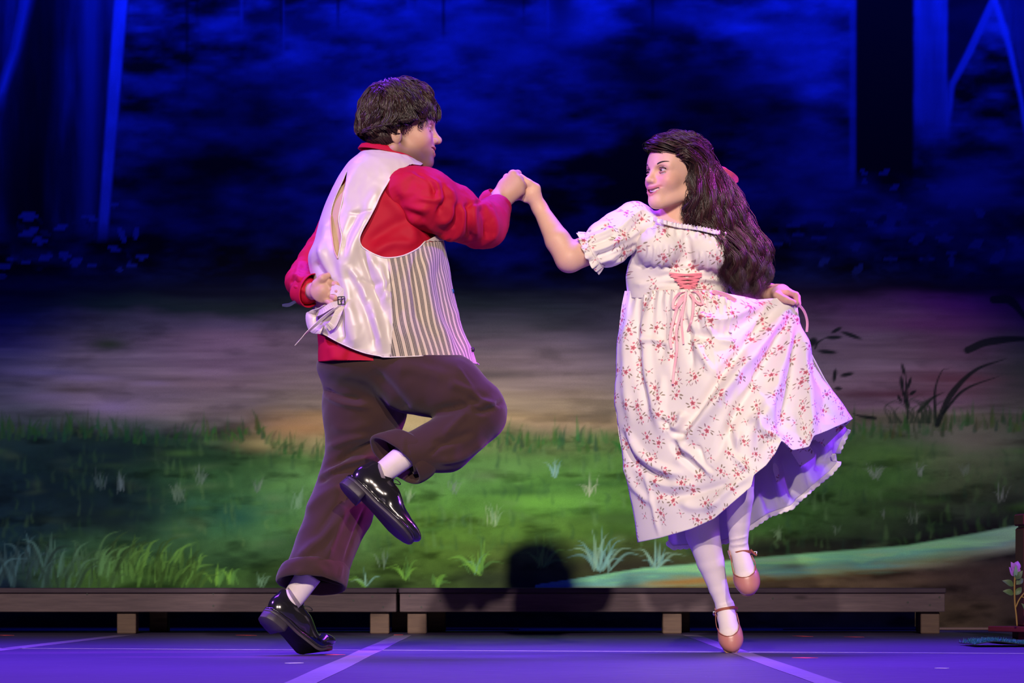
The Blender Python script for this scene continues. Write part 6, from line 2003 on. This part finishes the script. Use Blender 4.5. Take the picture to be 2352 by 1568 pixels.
def maryjane(chain, rads, heelc, opening, y0, strap, buckle, tip):
    root = bpy.data.objects.new('shoe', None); root.location = Vector(chain[-1].tolist()); link(root, woman)
    sh = Sdf()
    sh.chain(chain, [r + .0045 for r in rads], .012)
    sh.cone(chain[0] + [0, .005, 0], heelc, rads[0] + .005, .029, .015)
    sh.ell(chain[2] * .4 + chain[3] * .6, (.040, .034, .034), None, .012)
    V, F = sdf_mesh(sh, .0028)
    Q = proj(V)
    s = np.where(V[:, 1] < heelc[1] - .03, sdist(Q, opening), 20)
    s = np.minimum(s, Q[:, 1] - y0)
    a, b, _ = clip(V, F, s)
    thick(mesh('upper', a, b, M_SHOE, root), .002)
    e = catmull(np.array(opening[1:-1], float), 40)
    yf = y_from(V, Q, 4)
    pts = np.array([P(p[0], p[1], y - .0005) for p, y in zip(e, yf(e))])
    solid('topline', tube(pts, .0013, 6), M_STRAP, root, True)
    so = Sdf()
    dn = np.array([0, .016, -.010])
    so.chain([heelc + [0, .012, 0], chain[1] + [0, .04, -.008], chain[2] + dn, chain[3] + dn + [0, 0, .002]], [.022, .022, .037, .030], .012, (unit(np.array([0, 1.0, -.55])), .28))
    V, F = sdf_mesh(so, .003)
    mesh('sole', V, F, M_RIM, root)
    solid('heel', tube(np.array([heelc + [0, .02, .004], heelc + [0, .058, -.012], heelc + [0, .07, -.016]]), [.020, .015, .016], 16), M_STRAP, root, True)
    st = catmull([P(*p) for p in strap], 30)
    solid('strap', ribbon(st, .0085, (0, -.1, 1), .0012), M_STRAP, root, True)
    bx_ = P(*buckle)
    solid('buckle', tube(np.array([bx_ + [-.004, 0, -.005], bx_ + [.004, 0, -.005], bx_ + [.004, 0, .005], bx_ + [-.004, 0, .005], bx_ + [-.004, 0, -.005]]), .0016, 6), plain('buckle_silver', (.75, .72, .74), .2, metal=1.0), root, True)
maryjane(LEG1, LR1, P(1668, 1412, .395), [(1640, 1380), (1643, 1406), (1645, 1434), (1652, 1452), (1666, 1460), (1682, 1459), (1695, 1448), (1698, 1432), (1693, 1410), (1690, 1380)], 1396,
         [(1640, 1412, .375), (1644, 1404, .352), (1656, 1399, .330), (1672, 1396, .326), (1686, 1394, .334), (1694, 1397, .36)], (1641, 1408, .347), None)
maryjane(LEG2, LR2, P(1702, 1285, .275), [(1672, 1250), (1678, 1275), (1681, 1300), (1686, 1318), (1700, 1325), (1718, 1324), (1733, 1313), (1735, 1295), (1727, 1275), (1722, 1250)], 1264,
         [(1676, 1280, .255), (1680, 1273, .228), (1692, 1269, .208), (1706, 1266, .206), (1720, 1266, .216), (1732, 1270, .25)], (1735, 1270, .235), None)
solid('strap_tail', ribbon(catmull([P(1724, 1262, .215), P(1730, 1268, .22), P(1738, 1275, .225)], 8), .006, (0, -.1, 1)), M_STRAP, woman, True)

# ---- long wavy hair
M_HAIR2 = hair_mat('long_brown_hair', (0.012, 0.006, 0.007), (0.075, 0.022, 0.024), .34)
def womans_hair():
    R = np.random.default_rng(8)
    C0 = WO + WK * (.004 * WR[0] + .066 * WR[2])
    sc = Sdf()
    sc.ell(C0, np.array([.103, .083, .095]) * WK, WR, .02)
    sc.chain([P(1612, 400, .26), P(1636, 465, .26), P(1670, 540, .26), P(1698, 605, .26), P(1708, 640, .26)], [.058, .054, .050, .038, .018], .03)
    sc.chain([P(1612, 450, .21), P(1624, 510, .20), P(1662, 570, .19), P(1690, 640, .2)], [.022, .024, .028, .018], .02)
    V, F = sdf_mesh(sc, .004)
    V = wrinkle(V, F, 40, .006, 5, (1, 1, .4))
    q = ((V - WO) @ WR.T) / WK
    near = (np.linalg.norm(q - [.0, 0, .06], axis=1) < .135)
    s = np.where(near, (.008 - (q[:, 0] - .56 * q[:, 2])), .05)
    s = np.where(near & (q[:, 2] < -.02) & (q[:, 0] > -.02) , -.01, s)
    a, b, _ = clip(V, F, s)
    hair = mesh('hair', a, b, M_HAIR2, woman, col=np.full((len(a), 3), .12))
    H = lambda x, y, z: T2(x, y, z)
    def hp(az, el, r=1.0):           # point on the skull, az from forehead round to her left, el up
        d = np.array([math.cos(az) * math.cos(el), math.sin(az) * math.cos(el), math.sin(el)])
        return C0 + (d * np.array([.108, .088, .100]) * WK * r) @ WR
    tails = {
        'in': [P(1598, 452, .175), P(1602, 508, .175), P(1640, 556, .17), P(1676, 598, .17), P(1688, 655, .18)],
        'a': [P(1606, 440, .17), P(1618, 500, .175), P(1656, 555, .175), P(1688, 600, .18), P(1700, 668, .19)],
        'b': [P(1615, 440, .17), P(1636, 505, .18), P(1680, 555, .185), P(1712, 605, .19), P(1716, 668, .2)],
        'c': [P(1645, 440, .19), P(1672, 500, .195), P(1708, 555, .20), P(1736, 610, .21), P(1730, 660, .22)],
        'd': [P(1668, 440, .24), P(1700, 500, .24), P(1730, 555, .245), P(1750, 605, .25), P(1738, 655, .25)],
        'e': [P(1672, 440, .30), P(1704, 500, .30), P(1735, 560, .30), P(1750, 610, .29), P(1728, 650, .28)]}
    guides = []
    for az, el0, key in [(.0, .60, 'c'), (.25, .55, 'b'), (.55, .50, 'a'), (.80, .42, 'a'), (1.05, .32, 'in'), (1.25, .10, 'in'), (-.3, .60, 'd'), (-.6, .58, 'd'), (-.9, .5, 'e'), (-1.3, .3, 'e'), (1.55, .0, 'a'), (.1, .95, 'd'), (.7, .9, 'b'), (1.4, .6, 'b'), (1.6, .9, 'c'), (2.2, .4, 'c'), (2.6, .9, 'd'), (3.0, .3, 'e'), (.4, .75, 'b'), (.90, .50, 'in'), (1.10, .42, 'in'), (.98, .25, 'in'), (1.12, .08, 'in'), (1.05, .36, 'in'), (.75, .6, 'a')]:
        p0 = hp(az, el0, .99)
        # sweep back over the skull
        az2 = az + (2.0 - az) * .45; el2 = max(el0, .35) * .75 + .12
        az3 = 1.85 if key in ('in',) else (2.05 if key in 'ab' else 2.4)
        pts = [p0, hp(az + (az2 - az) * .35, min(el0 + .12, 1.3), 1.03), hp(az2, el2, 1.06), hp(az3 * .9 + az2 * .1, -.05 if key != 'in' else -.1, 1.08)]
        if key == 'in': pts = [p0, hp(az + .12, el0 + .02, 1.04), hp(az + .30, el0 * .35, 1.06), hp(1.65, -.22, 1.07)]
        guides.append((catmull(pts + tails[key], 26), key))
    G = np.array([g for g, _ in guides])
    n = 6600; nc = 190
    D = np.linalg.norm(G[:, None] - G[None], axis=3).mean(2)
    prs = np.array([(i, j) for i in range(len(G)) for j in np.argsort(D[i])[1:5]])
    pr = prs[np.arange(nc) % len(prs)]
    w = R.uniform(0, 1, nc)[:, None, None]
    CC = G[pr[:, 0]] * (1 - w) + G[pr[:, 1]] * w
    t = np.linspace(0, 1, 26)
    CC = CC + (R.normal(0, 1, (nc, 3)) * [.008, .010, .006])[:, None] * np.interp(t, [0, .35, .6, 1], [.3, .8, 1.3, 1.6])[None, :, None]
    wav = np.interp(t, [0, .28, .5, 1], [0, .12, 1, 1.25])
    cph = R.uniform(0, 6.28, nc)
    ph = cph[:, None] * .55 + t[None] * R.uniform(20, 27, nc)[:, None]
    CC[:, :, 0] += .0185 * np.sin(ph) * wav; CC[:, :, 2] += .010 * np.cos(ph * 1.03) * wav; CC[:, :, 1] += .012 * np.cos(ph + .8) * wav
    cl = R.integers(nc, size=n)
    o1 = R.normal(0, 1, (n, 1, 3)) * np.interp(t, [0, .3, .7, .92, 1], [.0075, .0070, .0062, .0046, .0060])[None, :, None]
    tw = t[None] * 9 + cph[cl][:, None]
    rot = np.stack([o1[:, :, 0] * np.cos(tw) - o1[:, :, 1] * np.sin(tw), o1[:, :, 0] * np.sin(tw) + o1[:, :, 1] * np.cos(tw), o1[:, :, 2] * .6], 2)
    S = CC[cl] + rot + np.cumsum(R.normal(0, .0004, (n, 26, 3)), 1)
    # keep out of the skull
    ql = (S - C0) @ WR.T / WK
    e = np.sqrt(((ql / [.107, .087, .099]) ** 2).sum(2, keepdims=True))
    ql = np.where(e < 1, ql / np.maximum(e, .4), ql)
    S = C0 + ql * WK @ WR
    tone = np.clip(R.normal(.32, .2, n) + .2 * np.sin(cph[cl] * 3), 0, 1)
    strands_mesh('hair_locks', S, R.uniform(.0006, .0014, n), M_HAIR2, hair, tone, 3)
    # frizz
    k = R.integers(n, size=500)
    S2 = S[k] + np.cumsum(R.normal(0, .0012, (500, 26, 3)), 1)
    strands_mesh('flyaway_strands', S2, np.full(500, .0004), M_HAIR2, hair, tone[k], 3)
    # clip and bow
    solid('hair_clip', tube(np.array([P(1600, 327, .20), P(1609, 331, .20)]), .004, 10), plain('clip_silver', (.5, .48, .55), .2, metal=1.0), hair, True)
    yb = .28
    for pts, wd in [([P(1650, 386, yb - .03), P(1665, 392, yb - .03), P(1682, 402, yb - .02), P(1691, 412, yb), P(1688, 422, yb + .01), P(1678, 416, yb + .01), P(1662, 398, yb)], .016), ([P(1650, 386, yb - .03), P(1658, 400, yb - .035), P(1664, 418, yb - .04), P(1674, 437, yb - .04)], .014), ([P(1650, 386, yb), P(1664, 390, yb + .03), P(1672, 400, yb + .06), P(1660, 404, yb + .04)], .016)]:
        solid('hair_bow', ribbon(catmull(pts, 48), wd, (.5, -.3, .8)), M_BOW, hair, True)
M_BOW = plain('bright_pink_bow', (.85, .10, .28), .4, 60, .1)
womans_hair()
